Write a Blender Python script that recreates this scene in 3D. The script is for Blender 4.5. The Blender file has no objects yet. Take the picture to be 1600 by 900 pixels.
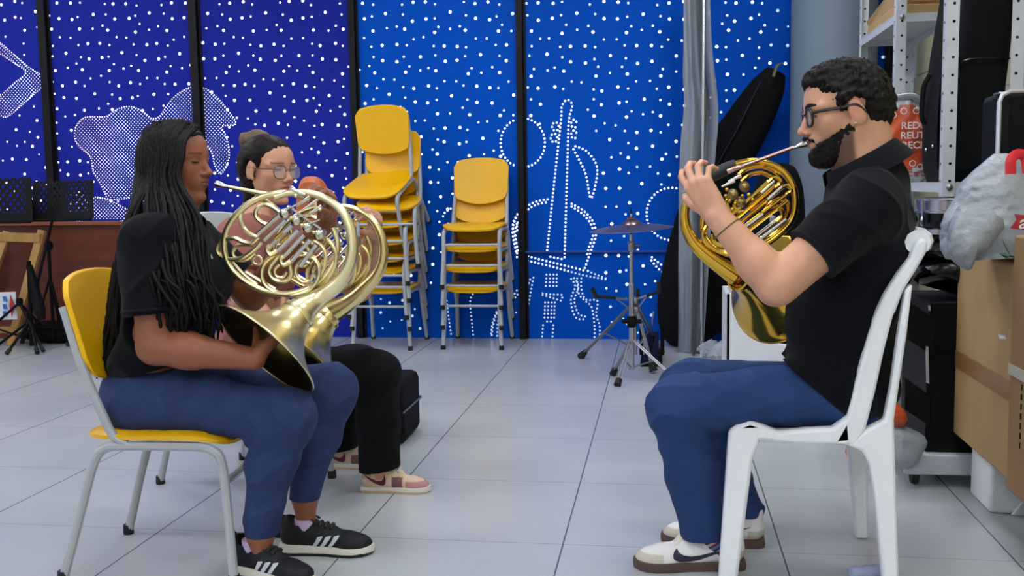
import bpy, math, random
import numpy as np
from mathutils import Vector, Matrix, Euler
random.seed(7)
RNG = np.random.default_rng(7)
SC = bpy.context.scene
COL = SC.collection
PI = math.pi
R = math.radians

# ------------------------------------------------------------------ camera model
F, PITCH, YAW, ROLL, CH = 1605.0, 0.1015, 0.1478, -0.0145, 1.012
CAMPOS = Vector((0, 0, CH))
def ray(px, py):
    x = (px-800)/F; y = (450-py)/F
    c, s = math.cos(ROLL), math.sin(ROLL); x, y = c*x-s*y, s*x+c*y
    c, s = math.cos(PITCH), math.sin(PITCH); d = (x, c+s*y, -s+c*y)
    c, s = math.cos(YAW), math.sin(YAW)
    return Vector((c*d[0]-s*d[1], s*d[0]+c*d[1], d[2]))
def P(px, py, Y):
    d = ray(px, py); return CAMPOS + d*(Y/d.y)
def G(px, py, z=0.0):
    d = ray(px, py); return CAMPOS + d*((z-CH)/d.z)

# ------------------------------------------------------------------ materials
def C(h):
    h = h.lstrip('#'); v = [int(h[i:i+2], 16)/255 for i in (0, 2, 4)]
    return tuple((x/12.92 if x <= .04045 else ((x+.055)/1.055)**2.4) for x in v) + (1.0,)
def mat(name, col, rough=.5, metal=0.0, var=0.0, vscale=8.0, bump=0.0, bscale=60.0, coat=0.0, spec=None,
        emit=None, estr=0.0, alpha=1.0, trans=0.0, sheen=0.0, sss=0.0, attr=None, stretch=None):
    m = bpy.data.materials.new(name); m.use_nodes = True
    nt = m.node_tree; b = nt.nodes['Principled BSDF']
    c = C(col) if isinstance(col, str) else col
    b.inputs['Base Color'].default_value = c
    b.inputs['Roughness'].default_value = rough
    b.inputs['Metallic'].default_value = metal
    if spec is not None: b.inputs['Specular IOR Level'].default_value = spec
    if coat: b.inputs['Coat Weight'].default_value = coat; b.inputs['Coat Roughness'].default_value = .1
    if sheen: b.inputs['Sheen Weight'].default_value = sheen
    if trans: b.inputs['Transmission Weight'].default_value = trans
    if sss:
        b.inputs['Subsurface Weight'].default_value = sss
        b.inputs['Subsurface Radius'].default_value = (.012, .005, .003)
    b.inputs['Alpha'].default_value = alpha
    if emit is not None:
        b.inputs['Emission Color'].default_value = C(emit); b.inputs['Emission Strength'].default_value = estr
    tc = nt.nodes.new('ShaderNodeTexCoord')
    src = tc.outputs['Object']
    if stretch:
        mp = nt.nodes.new('ShaderNodeMapping'); mp.inputs['Scale'].default_value = stretch
        nt.links.new(src, mp.inputs['Vector']); src = mp.outputs['Vector']
    colout = None
    if attr:
        a = nt.nodes.new('ShaderNodeAttribute'); a.attribute_name = attr; colout = a.outputs['Color']
    if var:
        n = nt.nodes.new('ShaderNodeTexNoise'); n.inputs['Scale'].default_value = vscale; n.inputs['Detail'].default_value = 4
        nt.links.new(src, n.inputs['Vector'])
        mr = nt.nodes.new('ShaderNodeMapRange'); mr.inputs['To Min'].default_value = 1-var; mr.inputs['To Max'].default_value = 1+var
        mr.inputs['From Min'].default_value = .3; mr.inputs['From Max'].default_value = .7
        nt.links.new(n.outputs['Fac'], mr.inputs['Value'])
        mx = nt.nodes.new('ShaderNodeVectorMath'); mx.operation = 'SCALE'
        mx.inputs[0].default_value = c[:3]
        if colout: nt.links.new(colout, mx.inputs[0])
        nt.links.new(mr.outputs['Result'], mx.inputs['Scale']); colout = mx.outputs['Vector']
    if colout: nt.links.new(colout, b.inputs['Base Color'])
    if bump:
        n = nt.nodes.new('ShaderNodeTexNoise'); n.inputs['Scale'].default_value = bscale; n.inputs['Detail'].default_value = 5
        nt.links.new(src, n.inputs['Vector'])
        bp = nt.nodes.new('ShaderNodeBump'); bp.inputs['Strength'].default_value = bump; bp.inputs['Distance'].default_value = .01
        nt.links.new(n.outputs['Fac'], bp.inputs['Height']); nt.links.new(bp.outputs['Normal'], b.inputs['Normal'])
    return m
M = dict(
 navy=mat('navy_panel', '#1f2a98', .55, var=.05, vscale=1.2, spec=.06), blue=mat('blue_panel', '#0052c2', .55, var=.04, vscale=1.2, spec=.06),
 black=mat('black_paint', '#060609', .5, spec=.25), hole=mat('backlit_hole', '#ffffff', .5, emit='#f4f6ff', estr=1.7),
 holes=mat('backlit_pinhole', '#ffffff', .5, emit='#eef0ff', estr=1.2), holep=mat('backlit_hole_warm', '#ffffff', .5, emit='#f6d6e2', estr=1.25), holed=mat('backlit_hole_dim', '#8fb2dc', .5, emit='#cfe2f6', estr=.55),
 yellow=mat('yellow_plastic', '#efb600', .36, var=.02, vscale=6), yellowd=mat('yellow_plastic_worn', '#dba704', .45, var=.1, vscale=9),
 greymetal=mat('grey_painted_steel', '#a9adb2', .38, var=.05), blackrub=mat('black_rubber', '#101010', .7),
 chrome=mat('chrome', '#b9bcc2', .22, 1.0), steel=mat('brushed_steel', '#9a9a9e', .35, 1.0),
 whiteplas=mat('white_plastic', '#eef1f6', .32, var=.02, spec=.4), bronze=mat('cymbal_bronze', '#8c7a78', .3, .9, var=.1, vscale=20),
 bellred=mat('cymbal_felt', '#7a4648', .7), blackcloth=mat('black_nylon', '#060709', .8, var=.2, vscale=14, bump=.25, bscale=120, spec=.2),
 blackcloth2=mat('black_case_fabric', '#06080c', .85, var=.15, vscale=20, bump=.2, bscale=400, spec=.2),
 column=mat('column_paint', '#6a7a88', .55, var=.03, vscale=2), cream=mat('cream_block', '#cfc9a8', .7, var=.06),
 galv=mat('grey_shelf_steel', '#c3c7cd', .42, .0, var=.06, vscale=12), card=mat('cardboard', '#b29262', .8, var=.07, vscale=7, bump=.05, bscale=90),
 card2=mat('cardboard_dark', '#a37f56', .8, var=.07, vscale=7, bump=.05, bscale=90), tape=mat('brown_tape', '#9a7040', .3, var=.1, vscale=15),
 styro=mat('styrofoam', '#e6e9ec', .8, bump=.25, bscale=160), wood=mat('redbrown_wood', '#622810', .45, var=.22, vscale=3.0, stretch=(.6, 3, 6), bump=.05),
 woodtop=mat('wood_edge', '#8a4a26', .45, var=.2, vscale=4, stretch=(.6, 3, 6)), pine=mat('pine', '#b58a4c', .55, var=.15, vscale=6, stretch=(5, 5, .8)),
 paper=mat('paper', '#d9dde0', .7), pblue=mat('print_blue', '#2f68b4', .6), pred=mat('print_red', '#a3202c', .6),
 film=mat('grey_film', '#868c95', .35, var=.12, vscale=5, stretch=(14, 14, .35), alpha=.93), filmd=mat('grey_roll', '#6e737b', .45, var=.15, vscale=6, stretch=(16, 16, .3)),
 bagg=mat('grey_plastic_bag', '#9aa1a7', .32, var=.1, vscale=9, bump=.8, bscale=30), bagw=mat('white_plastic_bag', '#b9c4c8', .3, var=.06, bump=.5, bscale=20),
 bago=mat('orange_print', '#c4502c', .35, var=.1, bump=.4, bscale=22), red=mat('red_handle', '#d01f2c', .45), leaf=mat('leaf', '#2c5a34', .5, var=.2, vscale=20),
 clear=mat('clear_plastic', '#dfe6ee', .12, alpha=.35, bump=.4, bscale=25), ceil=mat('ceiling_paint', '#e8e8e6', .8), wallw=mat('wall_paint', '#e6e8ea', .8),
 lamp=mat('lamp_panel', '#ffffff', .5, emit='#f5f8ff', estr=17.0), orange=mat('orange_leather', '#c0622c', .5, var=.2, vscale=14, bump=.2),
 blackgloss=mat('black_gloss', '#040405', .22, spec=.35), blackmat=mat('black_board', '#040406', .6, spec=.18), silver=mat('silver_trim', '#c6c9d0', .3, .7),
 whitetxt=mat('white_print', '#e6e6e2', .6), bundle=mat('brown_bundle', '#6a4a30', .8, var=.4, vscale=20),
)
# floor tiles: grey porcelain 0.6 m, dark joints along the depth, thin joints across
def floor_mat():
    m = bpy.data.materials.new('grey_porcelain_tile'); m.use_nodes = True
    nt = m.node_tree; L = nt.links; b = nt.nodes['Principled BSDF']
    tc = nt.nodes.new('ShaderNodeTexCoord'); sx = nt.nodes.new('ShaderNodeSeparateXYZ'); L.new(tc.outputs['Object'], sx.inputs[0])
    def math_(op, a, b_=None, c=None):
        n = nt.nodes.new('ShaderNodeMath'); n.operation = op
        for i, v in enumerate((a, b_, c)):
            if v is None: continue
            if isinstance(v, (int, float)): n.inputs[i].default_value = v
            else: L.new(v, n.inputs[i])
        return n.outputs[0]
    def joint(out, off, hw):
        t = math_('DIVIDE', math_('SUBTRACT', out, off), .6)
        return math_('LESS_THAN', math_('PINGPONG', t, .5), hw/.6)
    jx = joint(sx.outputs['X'], TX, .0022); jy = joint(sx.outputs['Y'], TY, .0016)
    n = nt.nodes.new('ShaderNodeTexNoise'); n.inputs['Scale'].default_value = 1.3; n.inputs['Detail'].default_value = 6
    L.new(tc.outputs['Object'], n.inputs['Vector'])
    cr = nt.nodes.new('ShaderNodeValToRGB'); cr.color_ramp.elements[0].color = C('#abb0b4'); cr.color_ramp.elements[1].color = C('#b9bdc0')
    cr.color_ramp.elements[0].position = .35; cr.color_ramp.elements[1].position = .65
    L.new(n.outputs['Fac'], cr.inputs[0])
    def mix(f, a, col):
        x = nt.nodes.new('ShaderNodeMix'); x.data_type = 'RGBA'; L.new(f, x.inputs['Factor']); L.new(a, x.inputs[6]); x.inputs[7].default_value = C(col); return x.outputs[2]
    c1 = mix(jy, cr.outputs[0], '#8a9095'); c2 = mix(jx, c1, '#585c60')
    L.new(c2, b.inputs['Base Color'])
    n2 = nt.nodes.new('ShaderNodeTexNoise'); n2.inputs['Scale'].default_value = 3; L.new(tc.outputs['Object'], n2.inputs['Vector'])
    mr = nt.nodes.new('ShaderNodeMapRange'); mr.inputs['To Min'].default_value = .22; mr.inputs['To Max'].default_value = .28; L.new(n2.outputs['Fac'], mr.inputs['Value'])
    L.new(mr.outputs[0], b.inputs['Roughness'])
    return m
TX, TY = -.881, 2.79
M['floor'] = floor_mat()

# ------------------------------------------------------------------ mesh builder
class B:
    def __init__(s): s.v = []; s.f = []; s.mi = []; s.m = 0
    def add(s, vs, fs):
        o = len(s.v); s.v += [tuple(v) for v in vs]; s.f += [tuple(i+o for i in f) for f in fs]; s.mi += [s.m]*len(fs); return s
    def box(s, c, size, rot=None, taper=1.0):
        hx, hy, hz = (x/2 for x in size)
        vs = [Vector((x*hx*(taper if z > 0 else 1), y*hy*(taper if z > 0 else 1), z*hz)) for z in (-1, 1) for y in (-1, 1) for x in (-1, 1)]
        if rot is not None: vs = [rot @ v for v in vs]
        c = Vector(c)
        return s.add([v+c for v in vs], [(0, 2, 3, 1), (4, 5, 7, 6), (0, 1, 5, 4), (2, 6, 7, 3), (0, 4, 6, 2), (1, 3, 7, 5)])
    def hexa(s, pts):  # 8 points: bottom ring 4, top ring 4
        return s.add(pts, [(3, 2, 1, 0), (4, 5, 6, 7), (0, 1, 5, 4), (1, 2, 6, 5), (2, 3, 7, 6), (3, 0, 4, 7)])
    def prism(s, poly, ext):  # poly: list of 3D points, ext: vector
        n = len(poly); ext = Vector(ext); p = [Vector(q) for q in poly]
        return s.add(p+[q+ext for q in p], [tuple(range(n))[::-1], tuple(range(n, 2*n))]+[(i, (i+1) % n, n+(i+1) % n, n+i) for i in range(n)])
    def tube(s, pts, r, n=8, closed=False, caps=True, flat=1.0, up=None):
        pts = [Vector(p) for p in pts]; m = len(pts)
        rs = [r]*m if isinstance(r, (int, float)) else list(r)
        T = []
        for i in range(m):
            a = pts[(i-1) % m] if (closed or i > 0) else pts[i]; b = pts[(i+1) % m] if (closed or i < m-1) else pts[i]
            t = (b-a); T.append(t.normalized() if t.length > 1e-9 else Vector((0, 0, 1)))
        u = Vector(up) if up is not None else (Vector((0, 0, 1)) if abs(T[0].z) < .9 else Vector((1, 0, 0)))
        vs = []
        for i in range(m):
            if up is not None: u = Vector(up)
            u = (u - T[i]*u.dot(T[i])); u = u.normalized() if u.length > 1e-6 else T[i].orthogonal().normalized()
            w = T[i].cross(u)
            for k in range(n):
                a = 2*PI*k/n; vs.append(pts[i] + (u*math.cos(a)*flat + w*math.sin(a))*rs[i])
        fs = []
        for i in range(m if closed else m-1):
            j = (i+1) % m
            for k in range(n):
                k2 = (k+1) % n; fs.append((i*n+k, i*n+k2, j*n+k2, j*n+k))
        if caps and not closed: fs += [tuple(range(n))[::-1], tuple((m-1)*n+k for k in range(n))]
        return s.add(vs, fs)
    def lathe(s, prof, origin, axis, n=32, closed=False):  # prof: [(r, h)]
        axis = Vector(axis).normalized(); u = axis.orthogonal().normalized(); w = axis.cross(u); o = Vector(origin)
        vs = []; m = len(prof)
        for r, h in prof:
            for k in range(n):
                a = 2*PI*k/n; vs.append(o+axis*h+(u*math.cos(a)+w*math.sin(a))*r)
        fs = [(i*n+k, i*n+(k+1) % n, (i+1) % m*n+(k+1) % n, (i+1) % m*n+k) for i in range(m if closed else m-1) for k in range(n)]
        if not closed:
            if prof[0][0] > 1e-6: fs.append(tuple(range(n))[::-1])
            if prof[-1][0] > 1e-6: fs.append(tuple((m-1)*n+k for k in range(n)))
        return s.add(vs, fs)
    def ball(s, c, r, n=12, rot=None):
        r = Vector((r, r, r)) if isinstance(r, (int, float)) else Vector(r); c = Vector(c); vs = []; h = n//2+1
        for i in range(h+1):
            t = PI*i/h
            for k in range(n):
                a = 2*PI*k/n; q = Vector((math.sin(t)*math.cos(a)*r.x, math.sin(t)*math.sin(a)*r.y, math.cos(t)*r.z))
                vs.append(c+(rot @ q if rot is not None else q))
        return s.add(vs, [(i*n+k, (i+1)*n+k, (i+1)*n+(k+1) % n, i*n+(k+1) % n) for i in range(h) for k in range(n)])
    def grid(s, fn, nu, nv, closeu=False):
        vs = [fn(i/(nu if closeu else nu-1), j/(nv-1)) for j in range(nv) for i in range(nu)]
        return s.add(vs, [(j*nu+i, j*nu+(i+1) % nu, (j+1)*nu+(i+1) % nu, (j+1)*nu+i) for j in range(nv-1) for i in range(nu if closeu else nu-1)])
    def pad(s, outline, height, thick, nr=7, n=40, round_=.35):
        """cushion / moulded shell: outline(theta)->(x,y), height(x,y)->z of the top face; thickness `thick` with a rounded edge"""
        rings = []
        for k in range(nr+1):
            q = k/nr; rings.append([(outline(2*PI*i/n)[0]*q, outline(2*PI*i/n)[1]*q) for i in range(n)])
        vs = []; fs = []
        top = [[Vector((x, y, height(x, y) - (thick*.5*max(0, (k/nr-1+round_*.2)/(round_*.2))**2 if k/nr > 1-round_*.2 else 0))) for x, y in rings[k]] for k in range(nr+1)]
        bot = [[Vector((x*.985, y*.985, height(x, y)-thick)) for x, y in rings[k]] for k in range(nr, -1, -1)]
        allr = top+bot
        for rr in allr: vs += rr
        for k in range(len(allr)-1):
            for i in range(n): fs.append((k*n+i, k*n+(i+1) % n, (k+1)*n+(i+1) % n, (k+1)*n+i))
        return s.add(vs, fs)
    def xf(s, mtx, start=0):
        s.v[start:] = [tuple(mtx @ Vector(v)) for v in s.v[start:]]; return s
def merge_doubles(me, d=1e-5):
    import bmesh
    bm = bmesh.new(); bm.from_mesh(me); bmesh.ops.remove_doubles(bm, verts=bm.verts, dist=d)
    bmesh.ops.recalc_face_normals(bm, faces=bm.faces); bm.to_mesh(me); bm.free()
def obj(name, b, m, parent=None, label=None, smooth=35, bevel=0.0, subsurf=0, base=None, flip=False):
    me = bpy.data.meshes.new(name)
    off = Vector(base) if base is not None else (Vector(parent['base_']) if parent is not None and 'base_' in parent else Vector((0, 0, 0)))
    me.from_pydata([tuple(Vector(v)-off) for v in b.v], [], b.f)
    ms = m if isinstance(m, (list, tuple)) else [m]
    for x in ms: me.materials.append(M[x] if isinstance(x, str) else x)
    if len(ms) > 1: me.polygons.foreach_set('material_index', b.mi)
    merge_doubles(me)
    o = bpy.data.objects.new(name, me); COL.objects.link(o)
    if parent is not None:
        o.parent = parent
        if 'base_' in parent: o['base_'] = tuple(off)
    elif base is not None: o.location = off
    if smooth:
        me.shade_smooth() if hasattr(me, 'shade_smooth') else None
        me.set_sharp_from_angle(angle=R(smooth))
    if bevel:
        md = o.modifiers.new('bevel', 'BEVEL'); md.width = bevel; md.segments = 2; md.limit_method = 'ANGLE'; md.angle_limit = R(40)
    if subsurf:
        md = o.modifiers.new('subsurf', 'SUBSURF'); md.levels = md.render_levels = subsurf
    if label: o['label'] = label
    return o
def tag(o, label, cat, group=None):
    o['label'] = label; o['category'] = cat
    if group: o['group'] = group
    return o
def thing(name, label, cat, base=(0, 0, 0), rotz=0.0, group=None, local=False):
    """Empty at the thing's base. local=True: children are modelled in the thing's own frame."""
    o = bpy.data.objects.new(name, None); COL.objects.link(o); o.empty_display_size = .1
    o.location = base; o.rotation_euler = (0, 0, rotz)
    if not local: o['base_'] = tuple(base)
    return tag(o, label, cat, group)
def structure(name, b, m, **k):
    o = obj(name, b, m, **k); o['kind'] = 'structure'; return o
def dup(root, loc, rot, label, group=None):
    def cp(o, par):
        c = o.copy(); COL.objects.link(c); c.parent = par
        for ch in o.children: cp(ch, c)
        return c
    r = cp(root, None); r.location = loc; r.rotation_euler = rot; r['label'] = label
    if group: r['group'] = group
    return r
def smooth_path(pts, n=8, closed=False):
    """Catmull-Rom through points (tuples of any length)"""
    p = [np.array(q, float) for q in pts]; m = len(p); out = []
    for i in range(m if closed else m-1):
        p0 = p[(i-1) % m] if (closed or i > 0) else 2*p[0]-p[1]; p1 = p[i]; p2 = p[(i+1) % m]
        p3 = p[(i+2) % m] if (closed or i < m-2) else 2*p[-1]-p[-2]
        for k in range(n):
            t = k/n; out.append(.5*((2*p1)+(-p0+p2)*t+(2*p0-5*p1+4*p2-p3)*t*t+(-p0+3*p1-3*p2+p3)*t**3))
    if not closed: out.append(p[-1])
    return out
# ------------------------------------------------------------------ the room
WY = 6.6; XL, XR, YB, ZC = -6.6, 1.46, -3.2, 3.1
structure('floor', B().box(((XL+XR)/2, (YB+WY)/2, -.05), (XR-XL+.4, WY-YB+.4, .1)), 'floor', smooth=0)
structure('ceiling', B().box(((XL+XR)/2, (YB+WY)/2, ZC+.05), (XR-XL+.4, WY-YB+.4, .1)), 'ceil', smooth=0)
structure('wall_left', B().box((XL-.05, (YB+WY)/2, ZC/2), (.1, WY-YB+.4, ZC)), 'wallw', smooth=0)
structure('wall_front', B().box(((XL+XR)/2, YB-.05, ZC/2), (XR-XL, .1, ZC)), 'wallw', smooth=0)
# right wall: cream blocks with recessed joints
b = B()
b.m = 1; b.box((XR+.06, (YB+WY)/2, ZC/2), (.1, WY-YB+.4, ZC)); b.m = 0
for r in range(16):
    for k in range(26):
        y0 = YB+k*.4+(r % 2)*.2
        if y0+.39 > WY: continue
        b.box((XR+.006, y0+.196, .1+r*.2), (.012, .39, .19))
structure('wall_right', b, ['cream', 'wallw'], smooth=0)

# back wall: painted perforated panels, lit from behind
XD = [P(75, 140, WY).x, P(307, 100, WY).x, P(553, 100, WY).x, P(815, 270, WY).x]   # the black uprights
wall = B()
XD6 = P(1387, 120, WY).x
xs = [XL]+XD+[XR]
for i in range(5):
    wall.m = 0 if i < 3 else 1
    wall.box(((xs[i]+xs[i+1])/2, WY+.03, ZC/2), (xs[i+1]-xs[i], .06, ZC))
DN = 0
def hole(x, z, r, m):
    global DN
    wall.m = m; n = 10 if r > .009 else 7
    dy = WY-.0012-(DN % 5)*.0001; DN += 1
    wall.add([(x+r*math.cos(2*PI*k/n), dy, z+r*math.sin(2*PI*k/n)) for k in range(n)], [tuple(range(n))])
def inpoly(x, y, poly):
    c = False; j = len(poly)-1
    for i in range(len(poly)):
        xi, yi = poly[i]; xj, yj = poly[j]
        if (yi > y) != (yj > y) and x < (xj-xi)*(y-yi)/(yj-yi)+xi: c = not c
        j = i
    return c
def W(px, py): p = P(px, py, WY); return (p.x, p.z)
def zz(pts, ox, oy, sc): return [(ox+x/sc, oy+y/sc) for x, y in pts]
def outline(pts, step, r, m=2, closed=False, sm=6):
    q = [W(*p) for p in pts]
    if sm: q = [tuple(v) for v in smooth_path(q, sm, closed)]
    if closed: q = q+[q[0]]
    acc = 0.0
    for a, c in zip(q, q[1:]):
        L = math.hypot(c[0]-a[0], c[1]-a[1]); t = -acc
        while True:
            t += step
            if t > L: break
            if t < 0: continue
            x = a[0]+(c[0]-a[0])*t/L; z = a[1]+(c[1]-a[1])*t/L
            if z > .012 and not any(abs(x-d) < .03 for d in XD): hole(x, z, r, m(x, z) if callable(m) else m)
        acc = L-(t-step)
excl = []
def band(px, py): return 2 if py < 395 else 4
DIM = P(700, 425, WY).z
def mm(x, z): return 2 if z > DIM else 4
FS, FR = .0176, .0066
# --- left filled shapes
Z1 = (0, 0, 2.572)
arrow = zz([(-60, 118), (0, 170), (60, 222), (110, 265), (150, 292), (178, 310), (180, 325), (172, 345), (130, 385), (85, 425), (45, 460), (20, 471), (0, 460), (-6, 440), (0, 395), (50, 340), (105, 292), (60, 255), (0, 215), (-60, 170)], *Z1)
blob = zz([(300, 545), (305, 510), (325, 482), (350, 470), (390, 469), (430, 467), (470, 440), (515, 428), (560, 440), (610, 478), (640, 520), (640, 640), (560, 770), (520, 795), (470, 800), (435, 800), (405, 740), (375, 690), (368, 640), (350, 615), (330, 600), (308, 575)], *Z1)
cap = zz([(612, 478), (640, 470), (690, 400), (740, 362), (780, 350), (830, 358), (880, 400), (925, 455), (945, 485), (942, 503), (890, 508), (908, 545), (922, 610), (912, 665), (885, 700), (862, 660), (850, 610), (800, 560), (700, 520)], *Z1)
low = zz([(300, 775), (370, 790), (430, 800), (490, 830), (520, 850), (520, 885), (300, 885)], *Z1)
for sh, warm in ((arrow, .5), (blob, .55), (cap, .1), (low, .0)):
    q = [W(*p) for p in sh]
    x0, x1 = min(a[0] for a in q), max(a[0] for a in q); z0, z1 = min(a[1] for a in q), max(a[1] for a in q)
    outline(sh, .0178, .0041, (lambda x, z, w=warm, xa=x0, xb=x1: 3 if (x-xa)/(xb-xa) < w else 2), True, 4)
    s = FS*.72; j = 0; z = z0
    while z < z1:
        x = x0+(j % 2)*s
        while x < x1:
            if inpoly(x, z, q) and min(abs(x-d) for d in XD) > .03: hole(x, z, .0033, 3 if (x-x0)/(x1-x0) < warm*.8 else 5)
            x += 2*s
        z += s; j += 1
    excl.append(sh)
# --- the instrument outlines on the two bright panels
Z2 = (760, 140, 2.25)
def ell(cx, cy, rx, ry, a0=0, a1=360, n=24): return [(cx+rx*math.cos(R(a0+(a1-a0)*i/n)), cy+ry*math.sin(R(a0+(a1-a0)*i/n))) for i in range(n+1)]
lines = [ell(128, 187, 78, 86), [(212, 578), (237, 340), (262, 110), (265, 60), (283, 36), (302, 55), (290, 110), (285, 250), (275, 590)], [(212, 585), (272, 597)],
 ell(243, 130, 12, 15, n=8), ell(238, 170, 12, 15, n=8), ell(308, 120, 10, 14, n=8), ell(308, 158, 10, 14, n=8),
 [(300, 195), (350, 215), (385, 260), (388, 310), (367, 382), (350, 300), (325, 245), (303, 205)],
 [(228, 384), (180, 392), (140, 412), (105, 450), (92, 500), (105, 575)], [(222, 394), (182, 402), (146, 422), (114, 458), (101, 503), (112, 575)],
 [(288, 395), (340, 425), (375, 465), (385, 510), (370, 560), (345, 630)], [(288, 404), (334, 434), (366, 470), (375, 510), (360, 556), (352, 590)],
 [(95, 572), (200, 600), (330, 632), (345, 640)], [(95, 584), (140, 600), (230, 622), (340, 652), (425, 667), (385, 650), (345, 632)],
 [(212, 637), (208, 702)], [(224, 637), (222, 702)], [(236, 637), (235, 702)], [(248, 637), (246, 702)], [(185, 713), (225, 720), (267, 722), (263, 738)], [(185, 718), (225, 730), (262, 742)],
 [(207, 735), (204, 805)], [(218, 735), (216, 805)], [(230, 735), (228, 805)], [(241, 735), (238, 805)], [(200, 815), (236, 815)], [(200, 815), (196, 872)], [(236, 815), (232, 872)],
 [(290, 655), (312, 690), (297, 740), (313, 800), (348, 808)], [(300, 652), (324, 690), (309, 740), (323, 786), (348, 798)],
 [(318, 650), (324, 715), (350, 745), (370, 765), (380, 830), (380, 872)], [(334, 650), (334, 700), (350, 738), (390, 742), (386, 790), (398, 830), (398, 872)],
 [(168, 648), (158, 700), (148, 755)], [(158, 655), (146, 690)], [(92, 728), (118, 690)], [(92, 740), (118, 712)], [(95, 775), (108, 785), (122, 775)],
 ell(650, 437, 87, 92, 60, 300), [(572, 580), (600, 605), (640, 632)], [(572, 590), (600, 625), (636, 655)], [(40, 770), (22, 820), (15, 872)], [(50, 775), (40, 820), (38, 872)]]
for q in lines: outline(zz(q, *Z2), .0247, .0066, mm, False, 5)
Z3 = (520, 150, 2.197)
for q in ([(495, 660), (472, 700), (476, 760), (483, 830)], [(568, 735), (552, 780), (545, 830)], [(375, 425), (385, 400), (412, 382)], [(640, 395), (618, 440), (628, 490), (632, 535)], [(652, 400), (632, 445), (640, 490), (645, 535)], [(390, 690), (398, 760), (408, 830)]):
    outline(zz(q, *Z3), .0247, .0064, mm, False, 5)
excl += [zz([(40, 95), (120, 90), (215, 140), (235, 20), (330, 20), (330, 110), (400, 200), (405, 400), (420, 690), (420, 900), (80, 900), (60, 300)], *Z2),
         zz([(470, 380), (700, 330), (700, 700), (600, 690), (555, 560), (555, 420)], *Z2), zz([(345, 580), (660, 380), (660, 840), (345, 840)], *Z3),
         [(0, 335), (205, 335), (205, 560), (0, 560)], [(1105, 250), (1233, 100), (1300, 560), (1000, 560)]]
# --- the repeating star field
A0 = np.array(W(596.8, 69.9))
def rel(dx, dy): return np.array(W(596.8+dx/2.648, 69.9+dy/2.648))-A0
va, vb = rel(256, 1), rel(132, 172)
motif = [(0, 0, 1), (57, -2, 1), (59, 64, 1), (2, 66, 1), (154, 40, 1), (96, 117, 1), (224, 113, 1), (95, 6, 0), (88, 55, 0), (112, 95, 0), (129, -25, 0), (176, -27, 0), (212, 3, 0), (221, 50, 0), (199, 93, 0), (156, 110, 0), (10, 143, 0), (55, 142, 0)]
def to_px(x, z):
    d = Vector((x, WY, z))-CAMPOS
    # inverse of ray()
    c, s = math.cos(-YAW), math.sin(-YAW); dx, dy = c*d.x-s*d.y, s*d.x+c*d.y
    c, s = math.cos(PITCH), math.sin(PITCH); fy = c*dy-s*d.z; uz = s*dy+c*d.z
    X, Yv = dx/fy, uz/fy; c, s = math.cos(ROLL), math.sin(ROLL)
    return 800+F*(c*X+s*Yv), 450-F*(-s*X+c*Yv)
seen = []
for i in range(-24, 14):
    for j in range(-12, 8):
        for dx, dy, big in motif:
            p = A0+va*i+vb*j+rel(dx, dy)+RNG.normal(0, .006, 2)
            x, z = float(p[0]), float(p[1])
            if not (XL+.05 < x < XR-.02 and .04 < z < ZC-.03): continue
            if min(abs(x-d) for d in XD) < .035: continue
            px, py = to_px(x, z)
            if any(inpoly(px, py, e) for e in excl): continue
            if px < 70 and py < 330 and random.random() < .35: continue
            if any((x-a)**2+(z-c)**2 < .0016 for a, c in seen[-400:]): continue
            seen.append((x, z))
            m_ = 2
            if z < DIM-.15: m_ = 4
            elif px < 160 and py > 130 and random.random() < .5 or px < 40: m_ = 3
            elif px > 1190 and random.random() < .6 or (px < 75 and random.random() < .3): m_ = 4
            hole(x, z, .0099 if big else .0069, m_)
structure('wall_back', wall, ['navy', 'blue', 'hole', 'holep', 'holed', 'holes'], smooth=0)
for i, x in enumerate(XD):
    w = .055 if i < 2 else .042
    b = B(); b.box((x, WY-.02, ZC/2), (w, .04, ZC)); b.box((x+w*.5+.008, WY-.006, ZC/2), (.016, .012, ZC))
    structure('trim_%d' % (i+1), b, 'black', smooth=0, bevel=.003)
structure('trim_6', B().box((XD6+.03, WY-.02, ZC/2), (.10, .04, ZC)), 'black', smooth=0)
b = B(); zr = P(940, 393, WY).z; b.box(((XD[3]+.75)/2, WY-.012, zr), (.75-XD[3], .022, .016))
structure('trim_5', b, mat('seam_blue', '#083f94', .4), smooth=0, bevel=.004)
# round column
cx = (P(1233, 300, 6.2).x+P(1369, 120, 6.2).x)/2; cr = (P(1369, 120, 6.2).x-P(1233, 300, 6.2).x)/2
b = B(); b.lathe([(cr, 0), (cr, ZC)], (cx, 6.2, 0), (0, 0, 1), 64)
structure('column', b, 'column')
# ceiling lamps (out of frame, seen in the brass); rearmost row added as frontal fill
for i, (x, y) in enumerate([(-3.6, 4.7), (-1.3, 4.7), (.5, 4.7), (-3.6, 2.3), (-1.2, 2.3), (.6, 2.3), (-3.6, -.3), (-1.2, -.3), (.6, -.3), (-3.6, -2.2), (-1.2, -2.2), (.6, -2.2), (-5.4, 2.4), (-5.4, 5)]):
    t = thing('ceiling_lamp', 'white flat square LED lamp fixed to the ceiling', 'lamp', (x, y, ZC), group='square ceiling lamps')
    fb = B()
    for sx, sy, lx, ly in ((-.31, 0, .03, .65), (.31, 0, .03, .65), (0, -.31, .65, .03), (0, .31, .65, .03)): fb.box((x+sx, y+sy, ZC-.012), (lx, ly, .024))
    obj('frame', fb, 'ceil', t, smooth=0, bevel=.003); obj('diffuser', B().box((x, y, ZC-.008), (.6, .6, .012)), 'lamp', t, smooth=0)
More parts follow.
